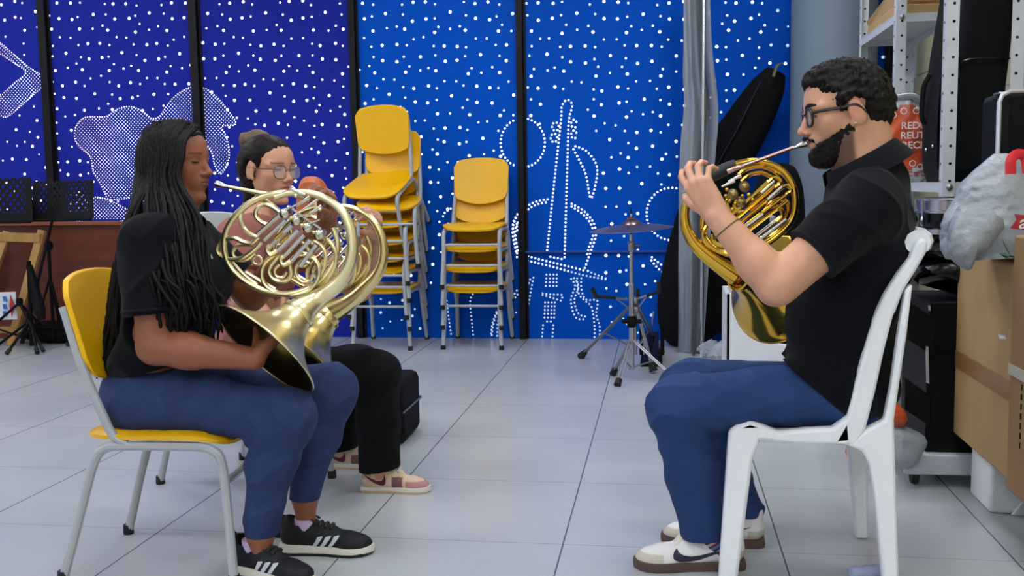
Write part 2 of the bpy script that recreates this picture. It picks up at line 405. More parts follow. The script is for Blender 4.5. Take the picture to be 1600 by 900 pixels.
# ------------------------------------------------------------------ school chair (front = +X in its own frame)
def school_chair(name, label, group=None, seat='yellow', back='yellow'):
    t = thing(name, label, 'chair', local=True, group=group)
    for s in (-1, 1):
        y = .172*s
        b = B(); b.tube(smooth_path([(-.227, y*1.06, .012), (-.172, y, .20), (-.132, y, .318), (-.10, y, .352), (-.05, y, .358), (.13, y, .358), (.18, y, .35), (.205, y, .318), (.215, y, .2), (.228, y*1.06, .012)], 5), .0125, 10)
        fr = obj('side_frame', b, 'greymetal', t)
        for x in (-.229, .229): obj('foot_cap', B().lathe([(.0145, 0), (.0155, .004), (.0145, .028)], (x, y*1.06, 0), (0, 0, 1), 12), 'blackrub', fr)
        b = B(); b.tube(smooth_path([(-.045, y, .362), (-.078, y, .385), (-.104, y, .44), (-.158, y*.97, .575), (-.190, y*.95, .69), (-.198, y*.94, .715)], 5), .0115, 10)
        obj('back_upright', b, 'greymetal', t)
    obj('crossbar', B().tube([(.213, -.172, .268), (.213, .172, .268)], .008, 8), 'greymetal', t)
    obj('seat_rail', B().tube([(-.11, -.172, .345), (-.11, .172, .345)], .009, 8), 'greymetal', t)
    def outl(a):
        c, s = math.cos(a), math.sin(a); e = 2/4.2
        x = abs(c)**e*(1 if c > 0 else -1); y = abs(s)**e*(1 if s > 0 else -1)
        return (.02+.2*x, y*(.188+.012*x))
    def hgt(x, y):
        f = max(0, (x-.12)/.1)**2*.022
        return .392-f-.010*math.exp(-((x+.02)/.13)**2-(y/.13)**2)+.008*(abs(y)/.19)**3
    b = B(); b.pad(outl, hgt, .022, 8, 48, .9)
    obj('seat', b, seat, t)
    # moulded backrest: rounded plan, wraps slightly forward at the sides, skirt at the bottom
    def bk(u, v, off):
        y = (u*2-1); ay = abs(y)
        top = .80-.028*ay**2.5-(.03*max(0, ay-.86)/.14 if ay > .86 else 0); bot = .55-.045*(1-ay**2)+(.035*max(0, ay-.9)/.1 if ay > .9 else 0)
        z = bot+(top-bot)*v; yy = y*(.172+.006*v)
        x = -.122-(z-.50)*.235-.018*(1-ay**2)+.006
        return Vector((x+off, yy, z))
    b = B(); nu, nv = 25, 11; n0 = nu*nv
    b.grid(lambda u, v: bk(u, v, 0), nu, nv); b.grid(lambda u, v: bk(u, v, -.016), nu, nv)
    edge = [i for i in range(nu)]+[j*nu+nu-1 for j in range(1, nv)]+[(nv-1)*nu+i for i in range(nu-2, -1, -1)]+[j*nu for j in range(nv-2, 0, -1)]
    b.f += [(edge[k], edge[(k+1) % len(edge)], n0+edge[(k+1) % len(edge)], n0+edge[k]) for k in range(len(edge))]; b.mi += [0]*len(edge)
    obj('backrest', b, back, t, bevel=.004)
    return t
proto = school_chair('school_chair', 'yellow plastic school chair the woman with long braids sits on')
proto.location = (-1.325, 2.575, 0); proto.rotation_euler = (0, 0, R(3))
# chair of the second player: pale backrest
def set_mats(r, d):
    for ch in r.children:
        if ch.type == 'MESH' and ch.name.split('.')[0] in d:
            ch.data = ch.data.copy(); ch.data.materials.clear(); ch.data.materials.append(M[d[ch.name.split('.')[0]]])
c2 = dup(proto, (-1.43, 3.30, 0), (0, 0, R(-26)), 'pale school chair of the player wearing glasses and a hair bun, mostly hidden')
pale = mat('pale_plastic', '#c3d0d0', .5, var=.05); M['pale'] = pale
set_mats(c2, {'seat': 'pale', 'backrest': 'pale'})
for ch in c2.children:
    if ch.name.startswith('backrest'): ch.location.z += .13; ch.location.x += .06
# stack of four
words = ['bottom', 'second from the bottom', 'third from the bottom', 'topmost']
for i in range(4):
    w_ = 'yellow school chair, %s of the shorter stack of four' % words[i]
    dup(proto, (-1.165+.004*i, 6.36-.016*i, .126*i), (0, 0, R(-90)), w_, 'shorter stack of yellow chairs by the blue wall')
names = ['bottom', 'second from the bottom', 'third from the bottom', 'middle one', 'fifth from the bottom', 'second from the top', 'topmost and tilted forward']
zs = [0, .123, .205, .315, .425, .545, .675]; tl = [0, 0, 2, 3, 4, 8, 21]; yw = [-90, -90, -92, -90, -91, -84, -97]; xo = [0, .005, .0, .012, .015, .045, -.0]
for i in range(7):
    # lean about the front feet
    ro = Euler((0, 0, R(yw[i]))).to_matrix() @ Euler((0, R(tl[i]), 0)).to_matrix()
    piv = Vector((-.05, 0, .38)); c = Vector((-1.725+xo[i], 6.36-.02*i, .38+zs[i]))
    loc = c - ro @ piv
    dup(proto, loc, ro.to_euler(), 'yellow school chair, %s of the taller stack of seven' % names[i], 'taller stack of yellow chairs by the blue wall')

# orange padded chair seen over the second horn
t = thing('padded_chair', 'chair with a small rounded orange brown backrest showing behind the horns', 'chair', (-1.5, 4.25, 0))
b = B()
def bo(a): c, s = math.cos(a), math.sin(a); return (.075*abs(c)**.7*(1 if c > 0 else -1), .17*abs(s)**.8*(1 if s > 0 else -1))
b.pad(bo, lambda x, y: .03*(1-(x/.08)**2-(y/.2)**2*.5), .05, 7, 36)
mt = Matrix.Translation((-1.50, 4.25, .885)) @ Matrix(((1, 0, 0, 0), (0, 0, -1, 0), (0, 1, 0, 0), (0, 0, 0, 1)))
b.xf(mt); obj('backrest', b, 'orange', t)
b = B(); b.pad(lambda a: (.15*math.cos(a), .18*math.sin(a)), lambda x, y: .45, .06); b.xf(Matrix.Translation((-1.6, 4.05, 0))); obj('seat', b, 'orange', t)
for sx in (-1, 1):
    for sy in (-1, 1): obj('leg', B().tube([(-1.6+.14*sx, 4.05+.15*sy, 0), (-1.6+.11*sx, 4.05+.12*sy, .41)], .013), 'greymetal', t)
obj('back_post', B().tube([(-1.58, 4.18, .41), (-1.54, 4.27, .5), (-1.51, 4.29, .8)], .015), 'greymetal', t)

# ------------------------------------------------------------------ white monobloc chair of the man
def plas_chair():
    t = thing('plastic_chair', 'white plastic chair the bearded man sits on', 'chair', (.36, 2.74, 0))
    Yn = 2.572
    polys = dict(
     front_leg=[(1121, 905), (1138, 672), (1150, 662), (1172, 656), (1190, 662), (1187, 686), (1176, 712), (1150, 905)],
     seat_side=[(1150, 664), (1172, 655), (1215, 672), (1262, 668), (1300, 666), (1326, 646), (1330, 690), (1300, 693), (1240, 692), (1190, 686), (1160, 690)],
     back_post=[(1298, 692), (1322, 650), (1340, 580), (1362, 500), (1380, 460), (1402, 425), (1420, 402), (1428, 378), (1440, 371), (1448, 378), (1445, 394), (1428, 424), (1410, 452), (1393, 495), (1380, 545), (1366, 610), (1350, 672), (1335, 694)],
     back_leg=[(1322, 694), (1350, 670), (1380, 655), (1391, 600), (1402, 520), (1413, 452), (1424, 442), (1415, 520), (1403, 600), (1395, 655), (1397, 740), (1401, 908), (1377, 908), (1364, 770), (1356, 722), (1345, 702)])
    for side in (0, 1):
        for k, poly in polys.items():
            q = [P(a, b_, Yn) for a, b_ in poly]
            for v in q:
                if v.z < .03: v.z = 0
            th = .036
            yy = Yn-.018 if side == 0 else 2*2.745-Yn-.018
            pts = [Vector((v.x, yy, v.z)) for v in q]
            if k != 'seat_side':   # legs splay outwards towards the floor, the posts lean in towards the top
                s = -1 if side == 0 else 1
                pts = [Vector((v.x, v.y+s*(.02*max(0, .36-v.z)/.36 - .0*v.z), v.z)) for v in pts]
            b = B(); b.prism(pts, (0, th, 0))
            obj(k, b, 'whiteplas', t, bevel=.009)
    cx, cy = P(1248, 675, Yn).x, 2.745
    def so(a): c, s = math.cos(a), math.sin(a); return (.165*abs(c)**.45*(1 if c > 0 else -1), .17*abs(s)**.45*(1 if s > 0 else -1))
    b = B(); b.pad(so, lambda x, y: -.012*math.exp(-(x*x+y*y)/.02), .03); b.xf(Matrix.Translation((cx, cy, .392))); obj('seat', b, 'whiteplas', t)
    # curved back: top rail and slats between the posts
    tr = P(1434, 384, Yn)
    b = B(); pts = [Vector((tr.x+.035*(1-(2*k/14-1)**2), Yn+(2*cy-2*Yn)*k/14, tr.z+.008)) for k in range(15)]
    b.tube(pts, .03, 10, flat=1.0, up=(.4, 0, 1)); obj('top_rail', b, 'whiteplas', t)
    lo = P(1345, 640, Yn); mid = P(1386, 500, Yn)
    for k in range(5):
        q = (k+1)/6; y = Yn+(2*cy-2*Yn)*q; bow = .035*(1-(2*q-1)**2)
        b = B(); b.tube(smooth_path([(lo.x+bow*.6, y, lo.z), (mid.x+bow, y, mid.z), (tr.x-.012+bow, y, tr.z-.01)], 6), [.014]*13, 8, flat=.5, up=(1, 0, .3)); obj('back_slat', b, 'whiteplas', t)
    return t
plas_chair()

# ------------------------------------------------------------------ left corner
pw = [P(-260, 345, 6.42), P(203, 345, 6.42)]
t = thing('wooden_screen', 'low red brown wooden panel standing along the perforated wall', 'screen', ((pw[0].x+pw[1].x)/2, 6.46, 0))
zt = P(170, 346, 6.42).z
b = B(); b.box(((pw[0].x+pw[1].x)/2, 6.46, zt/2-.012), (pw[1].x-pw[0].x, .05, zt-.024)); obj('board', b, 'wood', t, bevel=.003)
b = B(); b.box(((pw[0].x+pw[1].x)/2, 6.455, zt-.012), (pw[1].x-pw[0].x+.03, .085, .024)); obj('top_edge', b, 'woodtop', t, bevel=.003)
b = B(); b.box(((pw[0].x+pw[1].x)/2, 6.425, .05), (pw[1].x-pw[0].x, .022, .1)); obj('skirting', b, 'wood', t, bevel=.003)
# pine easel
def bar(b, p, q, w, d): # rectangular bar between two points
    p, q = Vector(p), Vector(q); z = (q-p).normalized(); y = Vector((0, 1, 0)); x = y.cross(z).normalized(); y = z.cross(x)
    b.hexa([p-x*w-y*d, p+x*w-y*d, p+x*w+y*d, p-x*w+y*d, q-x*w-y*d, q+x*w-y*d, q+x*w+y*d, q-x*w+y*d])
    return b
t = thing('wooden_easel', 'pale pine wooden easel frame leaning on the red brown panel', 'easel', (P(30, 520, 6.2).x, 6.2, 0))
a0, a1 = G(52, 531), P(66, 360, 6.33); c0, c1 = G(-14, 531), P(12, 362, 6.33)
a0.y = c0.y = 6.12; a0.z = c0.z = .0
obj('upright', bar(B(), a0, a1, .026, .016), 'pine', t, bevel=.003); obj('upright', bar(B(), c0, c1, .026, .016), 'pine', t, bevel=.003)
d0, d1 = P(-6, 370, 6.30), P(64, 372, 6.30); obj('crossbar', bar(B(), d0, d1, .03, .014), 'pine', t, bevel=.003)
d0, d1 = P(-20, 516, 6.14), P(52, 514, 6.14); obj('lower_bar', bar(B(), d0, d1, .02, .012), 'pine', t, bevel=.003)
d0, d1 = P(-8, 366, 6.36), P(-20, 500, 6.38); obj('rear_strut', bar(B(), d0, d1, .024, .012), 'pine', t, bevel=.003)
# paper notice
q = [P(-12, 457, 6.06), P(24, 456, 6.06), P(27, 499, 6.02), P(-9, 500, 6.02)]
t = thing('paper_notice', 'white paper notice with blue squares and a red diamond beside the easel', 'notice', (q[3].x, 6.02, q[3].z))
b = B(); b.prism(q, (0, .003, 0)); obj('sheet', b, 'paper', t, smooth=0)
b = B()
for y0 in (463, 475, 486): b.prism([P(4, y0, 6.035-.0008*(y0-463)), P(9.5, y0, 6.035-.0008*(y0-463)), P(11.5, y0+8, 6.03-.0008*(y0-463)), P(5, y0+8, 6.03-.0008*(y0-463))], (0, .002, 0))
obj('squares', b, 'pblue', t, smooth=0)
b = B(); b.prism([P(16.5, 460, 6.03), P(23.5, 478, 6.01), P(18.5, 496, 6.0), P(14.5, 478, 6.01)], (0, .002, 0)); obj('diamond', b, 'pred', t, smooth=0)
# music stands
def perforated(b, A, Bx, Cz, nx, nz, hole_frac, skip):
    """sheet with square punched holes: bars between the holes"""
    A, ux, uz = Vector(A), Vector(Bx), Vector(Cz); nrm = ux.cross(uz).normalized()*.004
    for j in range(nz):
        for i in range(nx):
            o = A+ux*(i/nx)+uz*(j/nz); du, dv = ux/nx, uz/nz
            if skip(i, j): q = [o, o+du, o+du+dv, o+dv]; b.prism(q, nrm); continue
            m_ = (1-hole_frac)/2; K = 8
            c = o+du*.5+dv*.5
            outer = []; inner = []
            for k in range(K):
                a = 2*PI*(k+.5)/K; ca, sa = math.cos(a), math.sin(a); mx = max(abs(ca), abs(sa))
                outer.append(c+du*(.5*ca/mx)+dv*(.5*sa/mx)); inner.append(c+du*(.5*hole_frac*ca)+dv*(.5*hole_frac*sa))
            vs = outer+inner+[v+nrm for v in outer]+[v+nrm for v in inner]
            fs = []
            for k in range(K):
                k2 = (k+1) % K; fs += [(k, k2, K+k2, K+k), (2*K+k2, 2*K+k, 3*K+k, 3*K+k2), (K+k, K+k2, 3*K+k2, 3*K+k)]
            b.add(vs, fs)
def music_stand(label, dk, pole, foot, legs, col=5.9):
    t = thing('music_stand', label, 'music stand', (foot.x, foot.y, 0), group='black music stands in the corner')
    b = B(); A = dk[0]; perforated(b, A, dk[1]-dk[0], dk[2]-dk[0], 11, 5, .38, lambda i, j: i in (0, 10, 5) or j == 0 or (i in (3, 7) and False))
    obj('desk', b, 'blackmat', t, smooth=0)
    b = B(); lip0 = dk[0]+Vector((0, -.03, -.004)); lip1 = dk[1]+Vector((0, -.03, -.004)); b.tube([lip0, lip1], .016, 6, flat=.4); obj('lip', b, 'blackmat', t)
    b = B(); b.tube([foot+Vector((0, 0, .04)), (foot+pole)/2], .014, 10); obj('lower_pole', b, 'blackmat', t)
    b = B(); b.tube([(foot+pole)/2, pole], .009, 8); obj('upper_pole', b, 'blackmat', t)
    obj('clamp', B().ball(pole, .022, 8), 'blackmat', t)
    obj('collar', B().lathe([(.02, 0), (.022, .03), (.018, .05)], foot+Vector((0, 0, .28)), (0, 0, 1), 10), 'blackmat', t)
    for lx, ly in legs:
        b = B(); b.tube([foot+Vector((0, 0, .3)), foot+Vector((lx, ly, .02))], .0085, 8); l = obj('leg', b, 'blackmat', t)
        obj('strut', B().tube([foot+Vector((0, 0, .08)), foot+Vector((lx*.55, ly*.55, .155))], .006, 6), 'blackmat', l)
        obj('rubber_foot', B().tube([foot+Vector((lx*.93, ly*.93, .036)), foot+Vector((lx*1.03, ly*1.03, .012))], .0125, 8), 'blackrub', l)
    return t
Yd = 5.92
music_stand('black music stand with a perforated desk, beside the easel, right one of the pair', [P(51, 344, Yd), P(146, 342, Yd), P(52, 284, Yd+.08)], P(83, 338, Yd+.03), Vector((G(91, 531).x, 5.98, 0)), [(-.3, -.12), (.22, -.12), (.03, .3)])
music_stand('black music stand with a perforated desk, cut off by the left edge', [P(-70, 348, 5.8), P(52, 346, 5.8), P(-72, 280, 5.88)], P(-12, 340, 5.83), Vector((G(-16, 531).x, 5.85, 0)), [(.2, -.14), (-.25, -.1), (0, .28)])
t = thing('folded_stand', 'folded black tripod stand standing between the easel and the music stand', 'stand', (P(49, 530, 5.95).x, 5.95, 0))
fx = t.location.x; b = B(); b.tube([(fx, 5.95, .03), P(45, 408, 5.95)], .013, 10); obj('pole', b, 'blackmat', t)
b = B(); b.tube([P(46, 415, 5.94), P(62, 485, 5.93)], [.02, .038], 8); b.tube([P(62, 485, 5.93), P(66, 500, 5.93)], [.038, .02], 8); obj('folded_arms', b, 'blackmat', t)
for lx, ly in ((-.24, -.02), (.14, -.16), (-.03, -.2)):
    l = obj('leg', B().tube([(fx, 5.95, .19), (fx+lx, 5.95+ly, .02)], .009, 8), 'blackmat', t)
    obj('rubber_foot', B().tube([(fx+lx*.9, 5.95+ly*.9, .035), (fx+lx*1.05, 5.95+ly*1.05, .012)], .014, 8), 'blackrub', l)
t = thing('tripod', 'slim black tripod standing close behind the right music stand', 'stand', (P(77, 530, 6.1).x, 6.15, 0))
fx = t.location.x
obj('pole', B().tube([(fx, 6.15, .05), P(76, 390, 6.15)], .011, 8), 'blackmat', t); obj('head', B().ball(P(76, 384, 6.15), (.03, .03, .035), 8), 'blackmat', t)
for lx, ly in ((-.13, -.05), (.13, -.05), (0, .1)):
    l = obj('leg', B().tube([(fx, 6.15, .45), (fx+lx, 6.15+ly, .015)], .008, 8), 'blackmat', t)
    obj('rubber_foot', B().ball((fx+lx, 6.15+ly, .014), .014, 8), 'blackrub', l)
t = thing('black_bag', 'black soft bag lying on the floor behind the tripod legs', 'bag', (P(85, 520, 6.25).x, 6.25, 0))
b = B(); b.ball((t.location.x, 6.26, .075), (.28, .11, .075), 20); obj('fabric', b, 'blackcloth', t)
obj('strap', B().tube(smooth_path([(t.location.x-.2, 6.2, .1), (t.location.x-.1, 6.14, .13), (t.location.x+.05, 6.14, .12), (t.location.x+.2, 6.2, .1)], 5), .012, 6), 'blackcloth', t)
# ------------------------------------------------------------------ cymbal, its stand, snare stand
cs = Vector((-.165, 5.25, 0))
t = thing('cymbal_stand', 'chrome cymbal stand carrying the single cymbal', 'cymbal stand', cs)
zc = .795
obj('lower_tube', B().tube([cs+Vector((0, 0, .05)), cs+Vector((0, 0, .5))], .0145, 12), 'chrome', t)
obj('upper_tube', B().tube([cs+Vector((0, 0, .5)), cs+Vector((0, 0, zc-.05))], .0105, 12), 'chrome', t)
b = B(); b.lathe([(.017, 0), (.02, .01), (.02, .04), (.017, .05)], cs+Vector((0, 0, .66)), (0, 0, 1), 12); b.tube([cs+Vector((0, 0, .69)), cs+Vector((.045, -.01, .69))], .006, 6); obj('wing_clamp', b, 'steel', t)
b = B(); b.lathe([(.02, 0), (.024, .008), (.024, .05), (.02, .058)], cs+Vector((0, 0, .27)), (0, 0, 1), 12); b.tube([cs+Vector((-.05, 0, .3)), cs+Vector((.05, 0, .3))], .012, 8); obj('collar', b, 'blackmat', t)
obj('spindle', B().tube([cs+Vector((0, 0, zc-.05)), cs+Vector((0, 0, zc+.085))], .0035, 8), 'blackmat', t)
obj('wing_nut', B().lathe([(.006, 0), (.009, .006), (.006, .02)], cs+Vector((0, 0, zc+.035)), (0, 0, 1), 10), 'steel', t)
for i, (px, py) in enumerate([(965, 604), (958, 587), (1046, 588)]):
    g = G(px, py); g.z = .012
    if i == 2: g = Vector((.07, 5.12, .012))
    top = cs+Vector((0, 0, .21)); w = Vector((g.y-top.y, -(g.x-top.x), 0)).normalized()*.009
    l = B(); l.tube([top+w, g+w], .0045, 6); l.tube([top-w, g-w], .0045, 6); m_ = (top+g)/2; l.tube([cs+Vector((0, 0, .06)), m_], .0042, 6)
    l = obj('leg', l, 'steel', t); d = (g-top).normalized()
    obj('rubber_foot', B().tube([g-d*.03, g+d*.006], [.016, .019], 10), 'blackrub', l)
# cymbal tilted a little
t = thing('cymbal', 'bronze cymbal lying on top of the chrome stand', 'cymbal', cs+Vector((0, 0, zc)))
ax = Vector((-.055, -.035, 1)).normalized()
b = B(); b.lathe([(.004, .026), (.03, .024), (.045, .012), (.052, .004), (.1, -.004), (.16, -.012), (.213, -.022), (.2135, -.0235), (.16, -.0135), (.1, -.0055), (.05, .002), (.03, .022), (.004, .0245)], t.location, ax, 64); obj('plate', b, 'bronze', t)
b = B(); b.lathe([(.0035, .026), (.022, .027), (.022, .034), (.0035, .034)], t.location, ax, 20); obj('felt', b, 'bellred', t)
# snare stand with three basket arms
ss = Vector((-.155, 5.48, 0)); hub = ss+Vector((0, 0, .385))
t = thing('snare_stand', 'empty chrome snare drum stand with black tipped arms beside the cymbal', 'snare stand', ss)
obj('tube', B().tube([ss+Vector((0, 0, .09)), hub+Vector((0, 0, .0))], .013, 12), 'chrome', t)
b = B(); b.lathe([(.012, -.03), (.022, -.02), (.024, .0), (.016, .014)], hub, (0, 0, 1), 12); b.ball(hub+Vector((0, -.02, -.05)), (.025, .016, .022), 10); obj('basket_hub', b, 'steel', t)
for tip, kn in ((P(932, 463, 5.40), P(925, 450, 5.40)), (P(1031, 455, 5.38), P(1029, 440, 5.38)), (P(997, 470, 5.66), P(996, 452, 5.68))):
    b = B(); b.tube([hub, hub+(tip-hub)*.55], .006, 8); b.tube([hub+Vector((0, 0, -.07)), hub+(tip-hub)*.5], .004, 6); a = obj('basket_arm', b, 'steel', t)
    b = B(); b.tube([hub+(tip-hub)*.5, tip, tip+Vector((0, 0, .008))], .0085, 8); b.tube([tip+Vector((0, 0, -.01)), kn], [.011, .012], 8); obj('rubber_grip', b, 'blackrub', a)
for px, py, jx in ((908, 560, 0), (1021, 583, 1), (1033, 553, 2)):
    g = G(px, py); g.z = .014; top = hub+Vector((0, 0, -.01)); d = (g-top).normalized()
    w = Vector((d.y, -d.x, 0)).normalized()*.008
    b = B(); b.tube([top+w, g+w], .0055, 6); b.tube([top-w, g-w], .0055, 6); b.tube([ss+Vector((0, 0, .12)), top+(g-top)*.55], .0055, 6); l = obj('leg', b, 'steel', t)
    obj('rubber_foot', B().tube([g-d*.05, g+d*.004], [.016, .023], 8), 'blackrub', l)
# bass pedal behind the stands
t = thing('drum_pedal', 'small black drum pedal on the floor behind the chrome stands', 'pedal', (-.07, 5.75, 0))
b = B(); b.box((-.07, 5.75, .01), (.12, .28, .02)); obj('base_plate', b, 'blackmat', t, bevel=.004)
b = B(); b.hexa([Vector(v) for v in ((-.11, 5.62, .03), (-.03, 5.62, .03), (-.03, 5.9, .14), (-.11, 5.9, .14), (-.11, 5.62, .042), (-.03, 5.62, .042), (-.03, 5.9, .155), (-.11, 5.9, .155))]); obj('footboard', b, 'blackgloss', t, bevel=.003)
for sx in (-.13, -.01): obj('post', B().tube([(sx, 5.88, .02), (sx, 5.88, .2)], .011, 8), 'blackmat', t)
obj('beater_rod', B().tube([(-.07, 5.88, .19), (-.06, 5.8, .28)], .005, 6), 'chrome', t)

# ------------------------------------------------------------------ gig bag, grey roll on a pole, black case by the column
t = thing('instrument_bag', 'long black soft instrument bag leaning towards the grey column', 'instrument bag', (.12, 6.3, 0))
cl = [(1214, 110, 15), (1198, 140, 27), (1168, 192, 35), (1134, 250, 40), (1108, 330, 47), (1092, 420, 56), (1084, 490, 57), (1086, 525, 46), (1092, 541, 22)]
path = smooth_path([tuple(P(x, y, 6.33+.1*(y-500)/400*-.2))+(r*6.33/F,) for x, y, r in cl], 7)
b = B(); b.tube([q[:3] for q in path], [max(.01, q[3]) for q in path], 20, up=(0, 1, 0), flat=.5)
for i, v in enumerate(b.v): b.v[i] = (v[0], min(v[1], 6.56), max(v[2], .006))
bag_o = obj('fabric', b, 'blackcloth', t, subsurf=1)
pa = [P(x, y, 6.33) for x, y in ((1200, 128), (1165, 200), (1128, 270), (1100, 360), (1082, 450), (1078, 515))]
obj('zip', B().tube(smooth_path([tuple(p+Vector((-.05, -.085, 0))) for p in pa], 5), .006, 6), 'blackgloss', t)
b = B(); q0 = P(1216, 104, 6.27); b.tube(smooth_path([tuple(q0+Vector((.02, 0, .02))), tuple(q0+Vector((-.01, -.03, -.0))), tuple(q0+Vector((-.03, -.03, -.06)))], 5), .012, 6, flat=.4); obj('hanging_loop', b, mat('olive_strap', '#6d6a48', .7), t)

t = thing('pole', 'thin steel pole standing in front of the grey sheet and the black bag', 'pole', (G(1097, 552).x, 6.0, 0))
p0 = P(1096, 552, 6.0); p0.z = .01; obj('rod', B().tube([p0, P(1100, 0, 6.0)+(P(1100, 0, 6.0)-p0)*.5], .0105, 10), 'chrome', t)
obj('foot_plate', B().lathe([(.001, .022), (.05, .016), (.055, .0), (.001, 0)], (p0.x, 6.0, 0), (0, 0, 1), 24), 'steel', t)
t = thing('plastic_sheet', 'tall wrinkled grey translucent plastic sheet hanging behind the thin pole', 'plastic sheet', (P(1085, 560, 6.08).x, 6.08, 0))
le = [(1068, -60), (1068, 60), (1067, 120), (1069, 160), (1063, 230), (1061, 300), (1060, 400), (1060, 500), (1059, 558)]
re_ = [(1108, -60), (1110, 30), (1114, 90), (1121, 150), (1122, 190), (1118, 240), (1113, 300), (1108, 400), (1102, 500), (1098, 558)]
le, re_ = smooth_path(le, 6), smooth_path(re_, 6)
def at_y(l, y):
    for a, c in zip(l, l[1:]):
        if a[1] <= y <= c[1]: return a[0]+(c[0]-a[0])*(y-a[1])/(c[1]-a[1])
    return l[-1][0]
def sheet(u, v, off=0.0):
    py = 556-v*614; xl, xr = at_y(le, py), at_y(re_, py)
    p = P(xl+(xr-xl)*u, py, 6.08); w = .02*math.sin(u*9+v*3)+.012*math.sin(u*23+v*7)*(.5+.5*math.sin(v*11))
    fold = .05*math.exp(-((u-.72)/.12)**2)
    return Vector((p.x, p.y+w+fold+off, max(p.z, .004)))
b = B(); b.grid(lambda u, v: sheet(u, v), 28, 60); obj('sheet', b, 'film', t, smooth=60)
def roll(v): py = 556-v*614; xl, xr = at_y(le, py), at_y(re_, py); return P(xl+(xr-xl)*.44, py, 6.16)
b = B(); b.tube([roll(v/20) for v in range(21)], .05, 16); obj('inner_roll', b, 'filmd', t)
for k, (px, py) in enumerate(((1108, 548), (1130, 548))):
    t = thing('plastic_wrap', ['crumpled clear plastic wrap at the foot of the thin pole', 'crumpled clear plastic wrap beside the white tub'][k], 'plastic wrap', (G(px, 552).x, 5.95, 0))
    b = B(); b.ball((t.location.x, 5.93-.06*k, .05), (.07, .05, .05+.015*k), 14)
    for i, v in enumerate(b.v): n_ = math.sin(v[0]*90+i)*.009; b.v[i] = (v[0]+n_, v[1]+n_*.6, max(.002, v[2]+n_))
    obj('film', b, 'clear', t, smooth=0)
t = thing('instrument_case', 'black rounded instrument case standing upright in front of the grey column', 'instrument case', (.7, 5.62, 0))
path = smooth_path([(.555, 5.62, .02, .08), (.56, 5.62, .12, .16), (.56, 5.62, .4, .17), (.585, 5.62, .7, .155), (.60, 5.62, .95, .13), (.61, 5.62, 1.07, .08), (.612, 5.62, 1.10, .02)], 6)
b = B(); b.tube([q[:3] for q in path], [q[3] for q in path], 20, up=(0, 1, 0), flat=.6); obj('shell', b, 'blackcloth2', t)
obj('handle', B().tube(smooth_path([(.45, 5.5, .5), (.41, 5.48, .55), (.43, 5.48, .65), (.46, 5.5, .69)], 5), .01, 8), 'blackrub', t)
for z in (.3, .8): obj('latch', B().box((.56, 5.518, z), (.03, .012, .05)), 'chrome', t, bevel=.003)
# white tub holding a black sack
t = thing('plastic_tub', 'white plastic tub with a curved cut out front behind the man', 'tub', (.52, 4.9, 0))
x0, x1 = P(1134, 500, 4.85).x, P(1134, 500, 4.85).x+.46
b = B(); zt = P(1137, 457, 4.85).z
def cut(k): a = PI+PI*k/14; return (x0+.27+.2*math.cos(a), zt+.0+.24*math.sin(a))
poly = [(x0, 0), (x0, zt), (x0+.04, zt)]+[cut(k) for k in range(1, 14)]+[(x1-.03, zt), (x1, zt), (x1, 0)]
b.prism([Vector((x, 4.83, z)) for x, z in poly], (0, .02, 0)); obj('front', b, 'whiteplas', t, bevel=.004)
b = B(); b.box((x0+.01, 5.0, zt/2), (.02, .34, zt)); obj('side', b, 'whiteplas', t, bevel=.004)
b = B(); b.box((x1-.01, 5.0, zt/2), (.02, .34, zt)); obj('side', b, 'whiteplas', t, bevel=.004)
b = B(); b.box(((x0+x1)/2, 5.16, zt/2), (.44, .02, zt)); b.box(((x0+x1)/2, 5.0, .01), (.44, .32, .02)); obj('back', b, 'whiteplas', t, bevel=.004)
t = thing('black_sack', 'black plastic sack inside the white tub', 'sack', ((x0+x1)/2, 5.0, .02))
b = B(); b.ball(((x0+x1)/2, 5.0, .28), (.19, .13, .255), 20)
for i, v in enumerate(b.v): n_ = .008*math.sin(v[0]*40)*math.sin(v[2]*50+v[1]*30); b.v[i] = (v[0]+n_, v[1]+n_, v[2]+n_)
obj('film', b, 'blackgloss', t)
obj('tied_neck', B().lathe([(.03, 0), (.012, .02), (.03, .05), (.022, .055), (.0, .03)], ((x0+x1)/2, 5.0, .52), (0, 0, 1), 10), 'blackgloss', t)

# ------------------------------------------------------------------ steel shelving on the right
XS0, XS1 = .99, 1.25; YN_, YB_, YA_ = 3.9, 4.72, 5.57
t = thing('shelving', 'grey slotted steel shelving along the block wall', 'shelving', ((XS0+XS1)/2, 4.7, 0))
def upright(x, y, sx, sy):
    b = B(); w, th = .042, .003
    b.box((x+sx*w/2, y, 1.45), (w, th, 2.9)); b.box((x, y+sy*w/2, 1.45), (th, w, 2.9))
    b.m = 1
    for k in range(46):
        z = .06+k*.0625
        b.lathe([(.0055, 0), (.0055, .0006)], (x+sx*.024, y-th/2-.0003, z), (0, -1, 0), 8)
        b.lathe([(.0055, 0), (.0055, .0006)], (x-sx*0-th/2-.0003, y+sy*.024, z), (-1, 0, 0), 8)
    return b
for x, sx in ((XS0, 1), (XS1, -1)):
    for y, sy in ((YN_, 1), (YB_, 1), (YA_, -1)): obj('upright', upright(x, y, sx, sy), ['galv', 'black'], t, smooth=0)
def board(z, y0, y1):
    b = B(); b.box(((XS0+XS1)/2, (y0+y1)/2, z), (XS1-XS0, y1-y0, .004))
    for x in (XS0+.003, XS1-.003): b.box((x, (y0+y1)/2, z-.016), (.004, y1-y0, .035))
    for y in (y0+.003, y1-.003): b.box(((XS0+XS1)/2, y, z-.016), (XS1-XS0, .004, .035))
    return b
